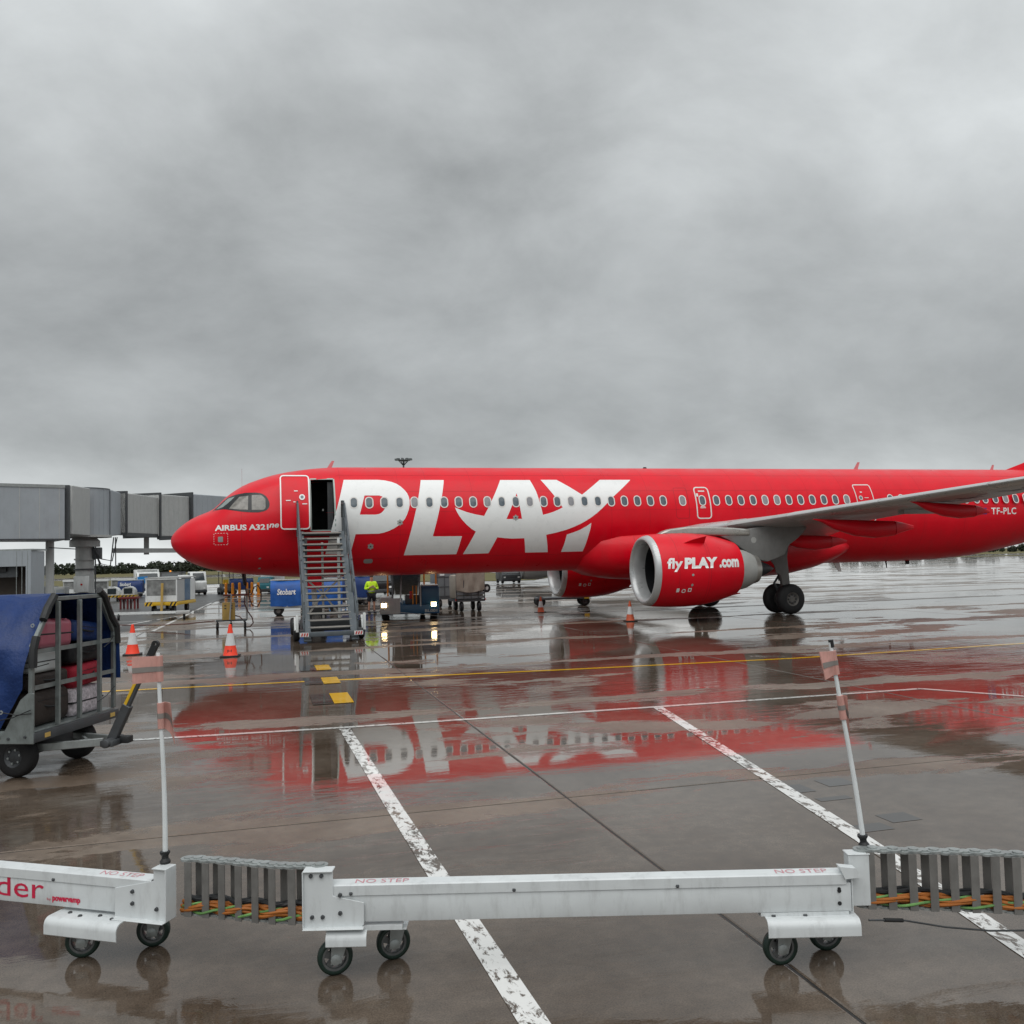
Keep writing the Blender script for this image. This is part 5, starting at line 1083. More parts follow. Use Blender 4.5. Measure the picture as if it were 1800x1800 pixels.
# ---------------------------------------------------------------- carts and dollies
def far_wheel(p, x, y, r=.22, w=.14, ax=(1, 0, 0)): 
    t_ = MB().lathe([(-w/2, r*.45), (-w/2, r*.88), (-w*.3, r), (w*.3, r), (w/2, r*.88), (w/2, r*.45)], (x, y, r), ax, 20).build('tyre', M_['rubber'], p, smooth=50)
    MB().lathe([(-w*.4, .001), (-w*.45, r*.47), (w*.45, r*.47), (w*.4, .001)], (x, y, r), ax, 14).build('wheel_rim', M_['hub'], t_)
def tarp_cart(label, loc, rz, L, W, zt, m, text=None, zb=.45, group='covered baggage carts'):
    c = empty('baggage_cart', loc, rz, label, 'baggage cart', group)
    MB().box(-L/2, L/2, -W/2, W/2, zb-.12, zb).build('deck', M_['steel'], c)
    pr = [(-W/2-.02, zb-.02), (-W/2-.05, zb+.5*(zt-zb)), (-W/2+.0, zb+.80*(zt-zb)), (-W/2+.22, zt), (W/2-.22, zt), (W/2, zb+.8*(zt-zb)), (W/2+.05, zb+.5*(zt-zb)), (W/2+.02, zb-.02)]
    rings = []
    nn = 22
    for i in range(nn+1):
        x = -L/2+L*i/nn; rings.append([(x, a+.025*math.sin(x*9+b*8)*(1 if abs(a) > .3 else .3), b+.02*math.sin(x*6+a*3)) for a, b in pr])
    MB().loft(rings).build('tarpaulin', m, c, smooth=50)
    MB().box(-L/2-.03, L/2+.03, -W/2+.2, W/2-.2, zt+.02, zt+.06).build('roof_rail', M_['grey_light'], c)
    for x in (-L/2+.35, L/2-.35):
        for y in (-W/2+.15, W/2-.15): far_wheel(c, x, y, .22, .14, (0, 1, 0))
    MB().bar((-L/2, 0, .35), (-L/2-.9, 0, .3), .07).build('drawbar', M_['steel'], c)
    if text:
        sh = fit(flat_text(text, 1, .03, .15), -.95*L/2*.86, -.95*L/2*.86+.85, zb+.52, zb+.80)
        drape(sh, lambda a, b: Vector((a, -W/2-.085, b)), 'lettering', M_['white_livery'], c)
    return c
tarp_cart('blue covered baggage cart with white lettering behind the stairs', (-1.15, 9.85, 0), R(-3), 3.3, 1.6, 1.62, M_['blue_tarp2'], 'Stobart')
tarp_cart('blue covered baggage cart far behind the stairs', (1.2, 17.5, 0), R(8), 3.0, 1.6, 1.6, M_['blue_tarp'])
tarp_cart('small blue cart on the right of the dark tug far left', (-4.9, 46.2, 0), R(5), 1.9, 1.4, 1.3, M_['blue_tarp'])
tarp_cart('blue lettered cart among the equipment beneath the jet bridge', (-13.6, 46.0, 0), R(0), 1.9, 1.4, 1.38, M_['blue_tarp'], 'Stobart')
# grey closed container dolly and open trailer with beige sheet
cd = empty('container_dolly', (6.0, 12.0, 0), R(2), 'closed grey metal container dolly behind the belt loader', 'dolly')
MB().box(-.6, .6, -.8, .8, .52, 2.1).build('container', M_['box_grey'], cd, bevel=.02)
for x in (-.58, -.2, .2, .58): MB().box(x-.02, x+.02, -.825, -.802, .53, 2.1).build('container_rib', M_['dsteel'], cd)
for z in (.56, 1.05, 1.55): MB().box(-.6, .6, -.822, -.8025, z-.02, z+.02).build('container_band', M_['dsteel'], cd)
MB().box(-.45, -.2, -.828, -.823, 1.62, 1.85).build('placard', M_['white_dirty'], cd)
MB().box(-.65, .65, -.85, .85, .40, .515).build('deck', M_['dsteel'], cd)
for x in (-.4, .4):
    for y in (-.6, .6): far_wheel(cd, x, y, .2)
tl = empty('open_trailer', (6.15, 7.35, 0), R(0), 'open grey trailer draped with a beige sheet behind the fuselage', 'trailer')
MB().box(-.72, .66, -.85, .85, .46, .56).build('deck', M_['dsteel'], tl); 
for z in (.66, .84): MB().box(-.72, .66, -.87, -.845, z-.06, z+.06).build('side_board', M_['box_grey'], tl)
for x in (-.70, -.35, .0, .35, .64): MB().box(x-.02, x+.02, -.90, -.872, .50, 1.9).build('stake', M_['dsteel'], tl)
vs = []; nx, nz_ = 24, 10
for j in range(nz_+1):
    for i in range(nx+1):
        x = -.72+1.36*i/nx; t = j/nz_; zlow = .95+.12*math.cos((x+.05)*3.6)*-.6
        z = 1.95*(1-t)+zlow*t; vs.append((x, -.93-.035*math.sin(x*11+t*4)*t-.02*math.sin(x*23), z))
MB().add(vs, [(j*(nx+1)+i, j*(nx+1)+i+1, (j+1)*(nx+1)+i+1, (j+1)*(nx+1)+i) for j in range(nz_) for i in range(nx)]).build('beige_sheet', M_['beige_tarp'], tl, smooth=70)
MB().box(-.70, .64, -.7, .8, .57, 1.7).build('load', M_['beige_tarp'], tl, bevel=.1)
for x in (-.42, .42):
    for y in (-.65, .65): far_wheel(tl, x, y, .23)
for x in (-.72, .655): MB().box(x-.03, x+.03, -.90, -.875, .50, .60).build('tail_lamp', M_['tail_lamp'], tl)
MB().lathe([(-.05, .08), (-.05, .2), (.05, .2), (.05, .08), (-.05, .08)], (.80, -.6, 1.05), (.3, -1, 0), 20).build('spare_wheel', M_['rubber'], tl); MB().cyl((.79, -.64, 1.05), (.81, -.56, 1.05), .1).build('spare_hub', M_['white_dirty'], tl)
MB().bar((.66, -.55, .95), (.80, -.58, 1.05), .04).build('spare_bracket', M_['dsteel'], tl)

# ---------------------------------------------------------------- power hose stand under the nose
HS = empty('hose_stand', (-4.35, 1.2, 0), 0, 'wheeled hose stand with ochre cabinet and hanging cable under the nose', 'hose stand')
MB().box(-.55, .57, -.25, .25, .30, .35).build('platform', M_['dsteel'], HS)
for x, y in ((-.5, -.2), (0, -.2), (.5, -.2), (-.5, .2), (.5, .2)): far_wheel(HS, x, y, .12, .08); MB().bar((x, y, .16), (x, y, .3), .04).build('fork', M_['dsteel'], HS)
cb_ = MB().box(-.32, .14, -.2, .2, .352, 1.0).build('cabinet', M_['cardboard'], HS, bevel=.01)
for x in (-.24, -.02): 
    for z in (.86, .76): MB().box(x, x+.07, -.206, -.2005, z, z+.05).build('cabinet_label', M_['hiviz'] if 0 else M_['dsteel'], cb_)
MB().bar((-.05, -.24, .36), (.02, -.24, 1.30), .09, .05).build('mast', M_['grey_light'], HS); MB().bar((.57, 0, .33), (.57, 0, 1.5), .08).build('mast', M_['grey_light'], HS)
MB().bar((-.28, -.1, 1.28), (.60, -.1, 1.28), .12, .06).build('cross_arm', M_['red_table'], HS)
MB().tube([(.50, -.12, 2.2), (.56, -.12, 1.75), (.53, -.12, 1.45), (.60, -.12, 1.25), (.75, -.12, 1.30), (.84, -.12, 1.55), (.98, -.12, 1.62), (1.10, -.12, 1.40), (1.09, -.12, 1.05), (.95, -.12, .80), (.78, -.12, .86), (.68, -.12, 1.1), (.63, -.12, 1.32)], .022, 7).build('hose', M_['hose'], HS)
MB().tube([(.50, -.12, 1.3), (.48, -.12, .95), (.60, -.12, .65), (.76, -.12, .40), (.80, -.12, .2), (.68, -.12, .06), (.5, -.12, .05)], .022, 7).build('hose', M_['hose'], HS)
MB().tube([(.14, 0, .5), (.3, 0, .45), (.45, -.1, .30), (.5, -.12, .2)], .02, 6).build('hose', M_['hose'], HS)
MB().tube([(.44, -.05, 2.1), (.47, -.08, 1.85), (.5, -.12, 1.62)], .055, 8).build('plug_boot', M_['black'], HS)
tag(MB().tube([(-4.95, 1.1, .33), (-6.0, 2.2, .2), (-7.0, 3.0, .14), (-9.0, 5.0, .10)], .02, 6).build('ground_hose', M_['hose'], None), 'dark hose lying on the apron left of the hose stand', 'hose')

# low flat dolly seen under the far engine
FD = empty('flat_dolly', (11.2, 8.4, 0), R(-12), 'low flat dolly with yellow end bar behind the far engine', 'dolly')
MB().box(-1.3, 1.3, -.7, .7, .34, .44).build('deck', M_['dsteel'], FD, bevel=.01); MB().box(1.05, 1.30, -.74, -.705, .36, .52).build('end_bar', M_['yellow'], FD)
for x in (-1.1, 1.1):
    for y in (-.55, .55): wheel2(FD, x, y, .25, .14)
# ---------------------------------------------------------------- jet bridge at the left
JB = empty('jet_bridge', (-13.5, 25.0, 0), 0, 'grey jet bridge with round rotunda on a column behind the nose', 'jet bridge')
o_ = Vector((-13.5, 25.0, 0))
def jb(x, y, z): return Vector((x, y, z))-o_
def box_between(name, a, b, wid, z0a, z1a, z0b, z1b, m, parent, bev=.04):
    a, b = Vector((*a, 0))-o_, Vector((*b, 0))-o_; d = (b-a).normalized(); n = Vector((-d.y, d.x, 0))*wid/2
    r0 = [a-n+V(0, 0, z0a), a+n+V(0, 0, z0a), a+n+V(0, 0, z1a), a-n+V(0, 0, z1a)]; r1 = [b-n+V(0, 0, z0b), b+n+V(0, 0, z0b), b+n+V(0, 0, z1b), b-n+V(0, 0, z1b)]
    return MB().loft([r0, r1]).build(name, m, parent, bevel=bev, seg=1)
# fixed corridor on the left, its near face towards the camera
ca, cb2 = (-21.5, 16.0), (-13.75, 19.0)
cor = box_between('corridor', ca, cb2, 2.9, 4.0, 6.88, 3.95, 6.85, M_['grey_metal'], JB)
dC = (Vector(cb2)-Vector(ca)).normalized(); nC = Vector((dC.y, -dC.x))
for k in range(9):
    p = Vector(ca)+dC*(.6+k*.93)+nC*1.452
    MB().bar(jb(p.x, p.y, 4.05), jb(p.x, p.y, 6.78), .035, .02, up=(nC.x, nC.y, 0)).build('panel_joint', M_['grey_light'], cor)
for z, h in ((6.80, .16), (4.0, .08)):
    p, q = Vector(ca)+nC*1.46, Vector(cb2)+nC*1.46; MB().bar(jb(p.x, p.y, z), jb(q.x, q.y, z), .06, h).build('edge_trim', M_['steel'] if z > 5 else M_['dsteel'], cor)
p = Vector(cb2)+nC*1.2; MB().bar(jb(p.x+.12, p.y+.2, 3.95), jb(p.x+.12, p.y+.2, 6.9), .35, .25).build('corner_post', M_['dsteel'], cor)
MB().cyl(jb(-14.2, 18.9, 0), jb(-14.2, 18.9, 3.98), .21, n=20).build('support_column', M_['grey_light'], JB)
MB().bar(jb(-14.2, 18.6, 3.6), jb(-12.9, 18.9, 3.5), .05).build('conduit', M_['dsteel'], JB)
# link box, rotunda, column
box_between('link', (-14.6, 20.6), (-14.15, 23.4), 2.5, 4.35, 7.1, 4.35, 7.15, M_['grey_light'], JB)
rot = MB().lathe([(4.45, 1.35), (7.2, 1.35), (7.25, 1.42), (7.3, 1.0), (7.32, .01)], jb(-13.5, 24.9, 0), (0, 0, 1), 40).build('rotunda', M_['grey_metal'], JB, smooth=40)
for k in range(24):
    q = 2*math.pi*k/24; MB().bar(jb(-13.5+1.352*math.cos(q), 24.9+1.352*math.sin(q), 4.47), jb(-13.5+1.352*math.cos(q), 24.9+1.352*math.sin(q), 7.18), .03, .015, up=(math.cos(q), math.sin(q), 0)).build('slat_curtain_rib', M_['grey_metal'], rot)
MB().lathe([(4.30, 1.5), (4.44, 1.5), (4.44, .5), (4.1, .85), (3.75, .85), (3.75, .3)], jb(-13.5, 24.9, 0), (0, 0, 1), 40).build('rotunda_floor', M_['grey_light'], JB)
col = MB().cyl(jb(-13.5, 24.9, 0), jb(-13.5, 24.9, 3.8), .52, n=32).build('pedestal', M_['grey_light'], JB)
for z in (2.35, 2.95): MB().lathe([(z, .525), (z, .60), (z+.09, .60), (z+.09, .525)], jb(-13.5, 24.9, 0), (0, 0, 1), 32).build('pedestal_flange', M_['dsteel'] if z < 2.5 else M_['grey_light'], col)
cbx = MB().box(-.45, .35, -.95, -.60, 1.05, 2.0).build('control_cabinet', M_['white_dirty'], JB, bevel=.02, loc=jb(-13.5, 24.9, 0))
MB().cyl((-.02, -.956, 1.5), (-.02, -.97, 1.5), .06).build('switch', M_['tail_lamp'], cbx)
MB().cyl(jb(-12.85, 24.5, .0), jb(-12.85, 24.5, 3.9), .04).build('conduit', M_['dsteel'], JB)
MB().box(.5, .95, -.4, .2, 3.0, 3.7).build('motor_box', M_['dsteel'], JB, bevel=.04, loc=jb(-13.5, 24.9, 0))
for k, (dx, dz) in enumerate(((.9, .9), (1.2, 1.1), (1.0, .6))):
    MB().tube([jb(-12.9, 24.3, 3.6), jb(-12.5, 24.2, 3.6-dz), jb(-12.9+dx, 24.4, 3.4-dz*.9), jb(-11.9+.1*k, 25.0, 4.3)], .035, 6).build('festoon_cable', M_['black'], JB)
# telescoping tunnels
segs = [((-12.6, 26.6), (-11.0, 32.0), 2.55, 4.60, 7.12), ((-11.1, 31.6), (-9.1, 35.2), 2.8, 4.52, 7.38), ((-9.2, 34.8), (1.5, 47.5), 3.05, 4.46, 7.62)]
for i, (a, b, wd_, z0, z1) in enumerate(segs):
    t_ = box_between('tunnel_section', a, b, wd_, z0, z1, z0+.05, z1+.06, M_['grey_metal'] if i == 2 else M_['cladding2'] if 'cladding2' in M_ else M_['grey_light'], JB)
    d = (Vector(b)-Vector(a)).normalized(); n = Vector((d.y, -d.x))
    p = Vector(a)
    box_between('tunnel_collar', (p.x, p.y), (p.x+d.x*.15, p.y+d.y*.15), wd_+.14, z0-.07, z1+.12, z0-.07, z1+.12, M_['dsteel'], t_, .01)
    ll = (Vector(b)-Vector(a)).length
    for k in range(1, int(ll/.55)):
        p = Vector(a)+d*(k*.55)+n*(wd_/2+.004)
        MB().bar(jb(p.x, p.y, z0+.08), jb(p.x, p.y, z1-.06), .05, .012, up=(n.x, n.y, 0)).build('panel_rib', M_['grey_light'] if i < 2 else M_['grey_metal'], t_)
    q0, q1 = Vector(a)+n*(wd_/2-.1), Vector(b)+n*(wd_/2-.1)
    MB().bar(jb(q0.x, q0.y, z0-.1), jb(q1.x, q1.y, z0-.05), .2, .22).build('tunnel_rail', M_['dsteel'], t_)
MB().bar(jb(-12.3, 28, 3.55), jb(-7.5, 36.5, 3.6), .3, .3).build('cable_tray', M_['grey_light'], JB)
MB().bar(jb(-10.75, 31.3, 3.3), jb(-10.75, 31.3, 4.5), .35, .3).build('tray_hanger', M_['grey_light'], JB)
MB().sphere(jb(-11.0, 30.6, 4.75), .27, 14).build('lamp_globe', M_['white_livery'], JB)
box_between('bellows', (-13.2, 25.9), (-12.7, 27.0), 2.4, 4.4, 7.25, 4.5, 7.1, M_['grey_metal'], JB)
for xx, yy in ((.2, 46.6), (1.4, 45.8)): MB().cyl(jb(xx, yy, .5), jb(xx, yy, 4.5), .18).cyl(jb(xx-.2, yy, .5), jb(xx+.2, yy, .5), .5, n=20).build('drive_leg', M_['dsteel'], JB)
# ---------------------------------------------------------------- grey shelter at the far left
SH = empty('bus_shelter', (-15.3, 12.0, 0), R(-14), 'grey metal shelter with dark opening and amber sign at the left edge', 'shelter')
MB().box(-2.2, 1.85, 0, .12, 2.6, 3.32).build('fascia', M_['grey_metal'], SH); MB().box(1.62, 1.85, .0, .12, 0, 2.598).build('front_wall', M_['grey_metal'], SH)
MB().box(1.73, 1.85, .122, 1.3, 0, 3.3).build('side_wall', M_['grey_metal'], SH); MB().box(-2.2, 1.9, .03, 1.4, 3.322, 3.40).build('roof', M_['steel'], SH)
MB().box(-2.2, 1.72, 1.3, 1.4, 0, 3.3).build('back_wall', M_['brown_int'], SH); MB().box(-2.2, 1.1, .3, .36, 2.1, 2.6).build('header', M_['dsteel'], SH)
decal('Departures', (-1.6, .115, 2.72), (1, 0, 0), (0, 0, 1), 2.0, .16, M_['sign_amber'], SH, off=(0, -.12, 0)) if 0 else None
sg = MB().box(-1.9, .62, .20, .26, 2.36, 2.58).build('sign', M_['black'], SH); decal('Domestic', (-1.0, .194, 2.41), (1, 0, 0), (0, 0, 1), .95, .12, M_['sign_amber'], sg) if 0 else MB().box(-.9, .05, .192, .198, 2.43, 2.51).build('sign_letters', M_['sign_amber'], sg)
for x in (1.2, 1.45, 1.7): MB().box(x-.01, x+.01, -.012, -.001, 0, 3.3).build('cladding_joint', M_['steel'], SH)
MB().bar((.75, .2, 0), (1.08, .2, 1.2), .06, .05).build('brace', M_['white_dirty'], SH)
# ---------------------------------------------------------------- equipment trailer with glazed front
GT = empty('equipment_trailer', (-8.1, 16.2, 0), R(-12), 'white glazed equipment trailer with hazard stripes and raised ochre drawbar', 'trailer')
MB().box(-.82, .82, -.75, 2.6, .42, .60).build('deck', M_['yellow'], GT, bevel=.02)
MB().box(-.80, .80, -.70, .0, .60, .90).build('front_lower_panel', M_['white_dirty'], GT) if 0 else None
fr = MB().box(-.80, .80, -.72, -.66, .62, .93).build('front_panel', M_['white_dirty'], GT)
for x in (-.77, .77): MB().box(x-.03, x+.03, -.72, -.66, .932, 1.75).build('frame_post', M_['white_dirty'], GT)
MB().box(-.80, .80, -.73, -.65, 1.752, 1.82).build('frame_top', M_['white_dirty'], GT)
M_['hazy_glass'] = mat('hazy_glass', (.20, .205, .20), .15, 0, 0, .5, 3.0)
MB().box(-.738, .738, -.70, -.68, .935, 1.75).build('front_pane', M_['hazy_glass'], GT)
MB().box(.765, .80, -.65, .6, .62, 1.75).build('side_panel', M_['grey_light'], GT); MB().box(.77, .805, .62, 1.6, .62, 1.75).build('side_panel', M_['blue'], GT); MB().box(.765, .80, 1.62, 2.55, .62, 1.75).build('side_panel', M_['white_dirty'], GT)
MB().box(-.80, -.765, -.65, 2.55, .62, 1.75).build('side_panel', M_['grey_light'], GT); MB().box(-.80, .80, 2.50, 2.56, .62, 1.75).build('rear_panel', M_['grey_light'], GT); MB().box(-.84, .84, -.75, 2.62, 1.825, 1.88).build('roof', M_['grey_light'], GT)
for s in (-1, 1):
    bp_ = MB().prism([(0, 0), (.42, 0), (.42, .2), (0, .2)], (s*.62-.21, -.775, .40), (1, 0, 0), (0, 0, 1), (0, .02, 0)).build('hazard_board', M_['yellow'], GT)
    for k in range(2): MB().prism([(0, .005), (.09, .005), (.19, .195), (.10, .195)], (s*.62-.19+k*.19, -.779, .40), (1, 0, 0), (0, 0, 1), (0, .003, 0)).build('hazard_stripe', M_['black'], bp_)
for x in (-.5, .5):
    for y in (-.3, 2.0): far_wheel(GT, x, y, .22, .16)
MB().bar((.05, -.85, .10), (.12, -.92, 1.58), .12, .05, up=(0, 1, 0)).build('drawbar', M_['cardboard'], GT)
MB().box(-.4, .4, -.6, .4, .10, .22).build('axle_beam', M_['dsteel'], GT)
# ---------------------------------------------------------------- striped tow bar on wheels
TB = empty('tow_bar', (-8.4, 9.8, 0), 0, 'white tow bar with red hash marks lying before the equipment trailer', 'tow bar')
bar = MB().bar((-1.6, .9, .30), (1.5, -.5, .34), .11, .11).build('bar', M_['white_dirty'], TB)
d = Vector((3.1, -1.4, .04)).normalized(); n = Vector((-.412, -.911, 0))
for k in range(12):
    p = Vector((-1.45, .84, .302))+d*(k*.235)+n*.058; MB().bar(p, p+d*.10, .05, .004, up=n).build('hash_mark', M_['tail_lamp'], bar)
MB().box(1.4, 2.0, -.8, -.3, .26, .40).build('tow_head', M_['grey_light'], TB, bevel=.02); far_wheel(TB, 1.75, -.55, .13, .09); MB().bar((1.75, -.62, .13), (1.75, -.62, .3), .05).build('fork', M_['dsteel'], TB); far_wheel(TB, -1.2, .7, .13, .09); MB().bar((-1.2, .63, .13), (-1.2, .66, .3), .05).build('fork', M_['dsteel'], TB)
# ---------------------------------------------------------------- orange bollards on a stand rail
for i, (x, y) in enumerate(((-6.05, 43.4), (-5.5, 42.5), (-4.98, 43.0), (-4.39, 42.5), (-4.0, 43.4), (-3.49, 42.2))):
    b = empty('bollard', (x, y, 0), 0, ['leftmost orange bollard of the row behind the hose stand', 'second orange bollard from the left behind the hose stand', 'third orange bollard from the left behind the hose stand', 'fourth orange bollard from the left behind the hose stand', 'fifth orange bollard from the left behind the hose stand', 'rightmost orange bollard of the row behind the hose stand'][i], 'bollard', 'orange bollards behind the hose stand')
    MB().cyl((0, 0, .05), (0, 0, .93), .11, n=16).sphere((0, 0, .93), .11, 12).build('post', M_['orange'], b); MB().box(-.2, .2, -.2, .2, 0, .06).build('base', M_['orange'], b, bevel=.01)
# ---------------------------------------------------------------- red work table
RT = empty('work_table', (-10.8, 23.3, 0), R(-10), 'low dark red steel table beside the equipment trailer', 'table')
MB().box(-.52, .52, -.4, .4, .58, .70).build('table_top', M_['red_table'], RT, bevel=.01)
for x in (-.4, 0, .4):
    for y in (-.3, .3): MB().bar((x, y, 0), (x, y, .58), .09).build('leg', M_['red_table'], RT)
# ---------------------------------------------------------------- white tubs on striped dollies
for i, x in enumerate((-13.75, -12.65)):
    t_ = empty('tub_dolly', (x, 37.5, 0), 0, ('left' if i == 0 else 'right')+' white rounded tub on a yellow striped dolly', 'dolly', 'white tub dollies')
    rings = []
    for k in range(9):
        q = math.pi*k/8; rings.append([(-.5*math.cos(q)*.98, y, .46+.62*math.sin(q)**.7 if 0 < k < 8 else .46) for y in (-.7, .7)])
    vs = [p for r in rings for p in r]; fs = [(2*k, 2*k+1, 2*k+3, 2*k+2) for k in range(8)]+[tuple(2*k for k in range(9)), tuple(2*k+1 for k in range(9))[::-1]]
    MB().add(vs, fs).build('tub', M_['white_dirty'], t_, smooth=40); MB().box(-.28, .3, -.72, -.705, .55, .95).build('tub_window', M_['glass'], t_)
    MB().box(-.53, .53, -.75, .75, .30, .45).build('dolly_deck', M_['yellow'], t_)
    for k in range(4): MB().prism([(0, 0), (.12, 0), (.24, .14), (.12, .14)], (-.5+k*.25, -.756, .305), (1, 0, 0), (0, 0, 1), (0, .004, 0)).build('hazard_stripe', M_['black'], t_)
    for s in (-1, 1):
        for y in (-.5, .5): far_wheel(t_, s*.35, y, .15, .1)
# ---------------------------------------------------------------- far vehicles
def vehicle(name, label, cat, loc, rz, L, W, H, cabL, cabH, body, cabm, hood=.0, wheels=.33, glass=True, extra=None):
    """front faces -y in local space; cab at the front, body box behind"""
    v = empty(name, loc, rz, label, cat)
    z0 = wheels*.9
    if H > 0: MB().box(-W/2, W/2, cabL+.06, L, z0+.12, H).build('cargo_body', body, v, bevel=.04)
    pr = [(0, z0), (0, z0+(cabH-z0)*.48), (.18+hood, z0+(cabH-z0)*.55), (.5+hood, cabH), (cabL, cabH), (cabL, z0)]
    cab = MB().prism(pr, (-W/2+.03, 0, 0), (0, 1, 0), (0, 0, 1), (W-.06, 0, 0)).build('cab', cabm, v, bevel=.05)
    za, zb2 = z0+(cabH-z0)*.56, cabH-.12; ya, yb2 = .18+hood, .5+hood-.05
    if glass:
        MB().add([(-W/2+.18, ya-.012, za+.03), (W/2-.18, ya-.012, za+.03), (W/2-.24, yb2-.03, zb2), (-W/2+.24, yb2-.03, zb2)], [(0, 1, 2, 3)]).build('windscreen', M_['glass'], v)
        for s in (-1, 1): MB().prism([(ya+.22, za+.05), (cabL-.15, za+.05), (cabL-.15, zb2), (yb2+.18, zb2)], (s*(W/2-.026), 0, 0), (0, 1, 0), (0, 0, 1), (s*.006, 0, 0)).build('side_window', M_['glass'], v)
    MB().box(-W/2+.02, W/2-.02, -.06, .0, z0-.02, z0+.2).build('bumper', M_['dsteel'], v, bevel=.02)
    for s in (-1, 1): MB().box(s*(W/2-.25)-.1, s*(W/2-.25)+.1, -.025, -.002, z0+.26, z0+.40).build('headlamp', M_['white_livery'], v)
    MB().box(-W/2+.1, W/2-.1, .2, L-.05, z0-.08, z0+.1).build('chassis', M_['dsteel'], v)
    for y in (.55+hood*.3, L-.6):
        for s in (-1, 1): far_wheel(v, s*(W/2-.12), y, wheels, .22)
    return v
ct = vehicle('catering_truck', 'white high box truck with blue panel behind the equipment trailer', 'truck', (-13.6, 58, 0), R(10), 5.5, 2.1, 2.25, 1.6, 2.0, M_['white_dirty'], M_['white_dirty'])
MB().box(-1.0, -.1, -.09, -.062, .95, 1.6).build('blue_panel', M_['blue_bright'], ct); MB().box(-.9, .9, 1.66, 1.7, 2.0, 2.28).build('roof_sign', M_['white_dirty'], ct)
tt = vehicle('tow_tractor', 'black roofed tow tractor directly behind the glazed equipment trailer', 'tractor', (-11.0, 50, 0), R(-8), 3.6, 1.9, 0, 2.2, 2.0, M_['black'], M_['black'])
MB().box(-.75, .75, 2.3, 3.5, .4, .95).build('rear_deck', M_['dsteel'], tt); MB().cyl((-.2, 1.2, 2.0), (-.2, 1.2, 2.13), .07).build('beacon', M_['amber'], tt)
v1 = vehicle('van', 'white van with teal glazed side beside the white truck', 'van', (-9.3, 46, 0), R(6), 3.2, 1.25, 1.72, 1.3, 1.66, M_['white_dirty'], M_['white_dirty'], wheels=.25)
MB().box(.60, .64, .9, 3.0, .5, 1.5).build('teal_panel', M_['teal'], v1)
vehicle('truck', 'white pickup truck near the left end of the grass verge', 'truck', (-8.35, 46.8, 0), R(12), 4.4, 1.35, 1.3, 2.0, 1.98, M_['white_dirty'], M_['white_dirty'], wheels=.28)
t3 = vehicle('truck', 'small white truck right of the orange bollards', 'truck', (-3.1, 44.5, 0), R(-20), 3.6, 1.3, 1.55, 1.1, 1.4, M_['white_dirty'], M_['teal'], wheels=.24)
tg = vehicle('baggage_tug', 'dark tug with open cab left of the orange bollards', 'tug', (-5.9, 45.2, 0), R(15), 2.2, 1.1, 0, 1.1, .9, M_['dsteel'], M_['dsteel'], wheels=.3, glass=False)
for x in (-.45, .45):
    for y in (.3, 1.6): MB().bar((x, y, .85), (x, y, 1.95), .05).build('canopy_post', M_['dsteel'], tg)
MB().box(-.55, .55, .2, 1.75, 1.952, 2.0).build('canopy', M_['grey_light'], tg); MB().box(-.3, .1, .5, .9, .9, 1.25).build('seat', M_['yellow'], tg)
vehicle('van', 'dark blue van half hidden by the stairs behind the airliner', 'van', (4.9, 30, 0), R(0), 4.5, 1.9, 1.75, 1.6, 1.6, M_['blue'], M_['cockpit_mask'])
vehicle('van', 'cyan and dark van between the stairs and the person', 'van', (1.15, 25, 0), R(5), 4.5, 1.9, 1.9, 1.6, 1.7, M_['blue_bright'], M_['blue_bright'])
vehicle('fuel_truck', 'dark service truck far beyond the cone under the fuselage', 'truck', (20.6, 52, 0), R(-5), 4.0, 1.9, 1.3, 1.3, 1.5, M_['dsteel'], M_['dsteel'])
# white service carts beneath the jet bridge
for i, (x, y, w_) in enumerate(((-16.4, 48, 1.6), (-15.0, 52, 1.9), (-18.4, 50, 2.0))):
    c = empty('service_cart', (x, y, 0), R(4), ['pale glazed cart left of the blue lettered cart', 'long pale cart behind the blue lettered cart', 'pale glazed cart near the support column'][i], 'cart', 'pale service carts')
    MB().box(-w_/2, w_/2, -.7, .7, .35, .75).build('deck', M_['white_dirty'], c); MB().box(-w_/2+.08, w_/2-.08, -.66, .66, .752, 1.38).build('glazing', M_['hazy_glass'], c)
    MB().box(-w_/2-.04, w_/2+.04, -.74, .74, 1.382, 1.55).build('roof', M_['white_dirty'], c)
    for xx in (-w_/2+.03, w_/2-.03): MB().box(xx-.04, xx+.04, -.71, -.662, .752, 1.38).build('post', M_['grey_light'], c)
    for s in (-1, 1):
        for y2 in (-.5, .5): far_wheel(c, s*(w_/2-.3), y2, .18, .1)
for i, (x, y, m_) in enumerate(((-16.6, 30, 'dsteel'), (-15.4, 27, 'grey_light'), (-17.6, 22, 'white_dirty'))):
    b = empty('equipment_cabinet', (x, y, 0), R(-8), ['dark barred equipment cabinet beside the support column', 'pale equipment cabinet between the columns', 'white cabinet below the grey shelter sign'][i], 'cabinet')
    MB().box(-.55, .55, -.4, .4, .1, 1.35).build('housing', M_[m_], b, bevel=.03); MB().box(-.58, .58, -.43, .43, 0, .098).build('plinth', M_['dsteel'], b)
    for x2 in (-.27, .27): MB().box(x2-.22, x2+.22, -.412, -.402, .55, 1.2).build('door', M_['black'] if i == 0 else M_['grey_metal'], b)
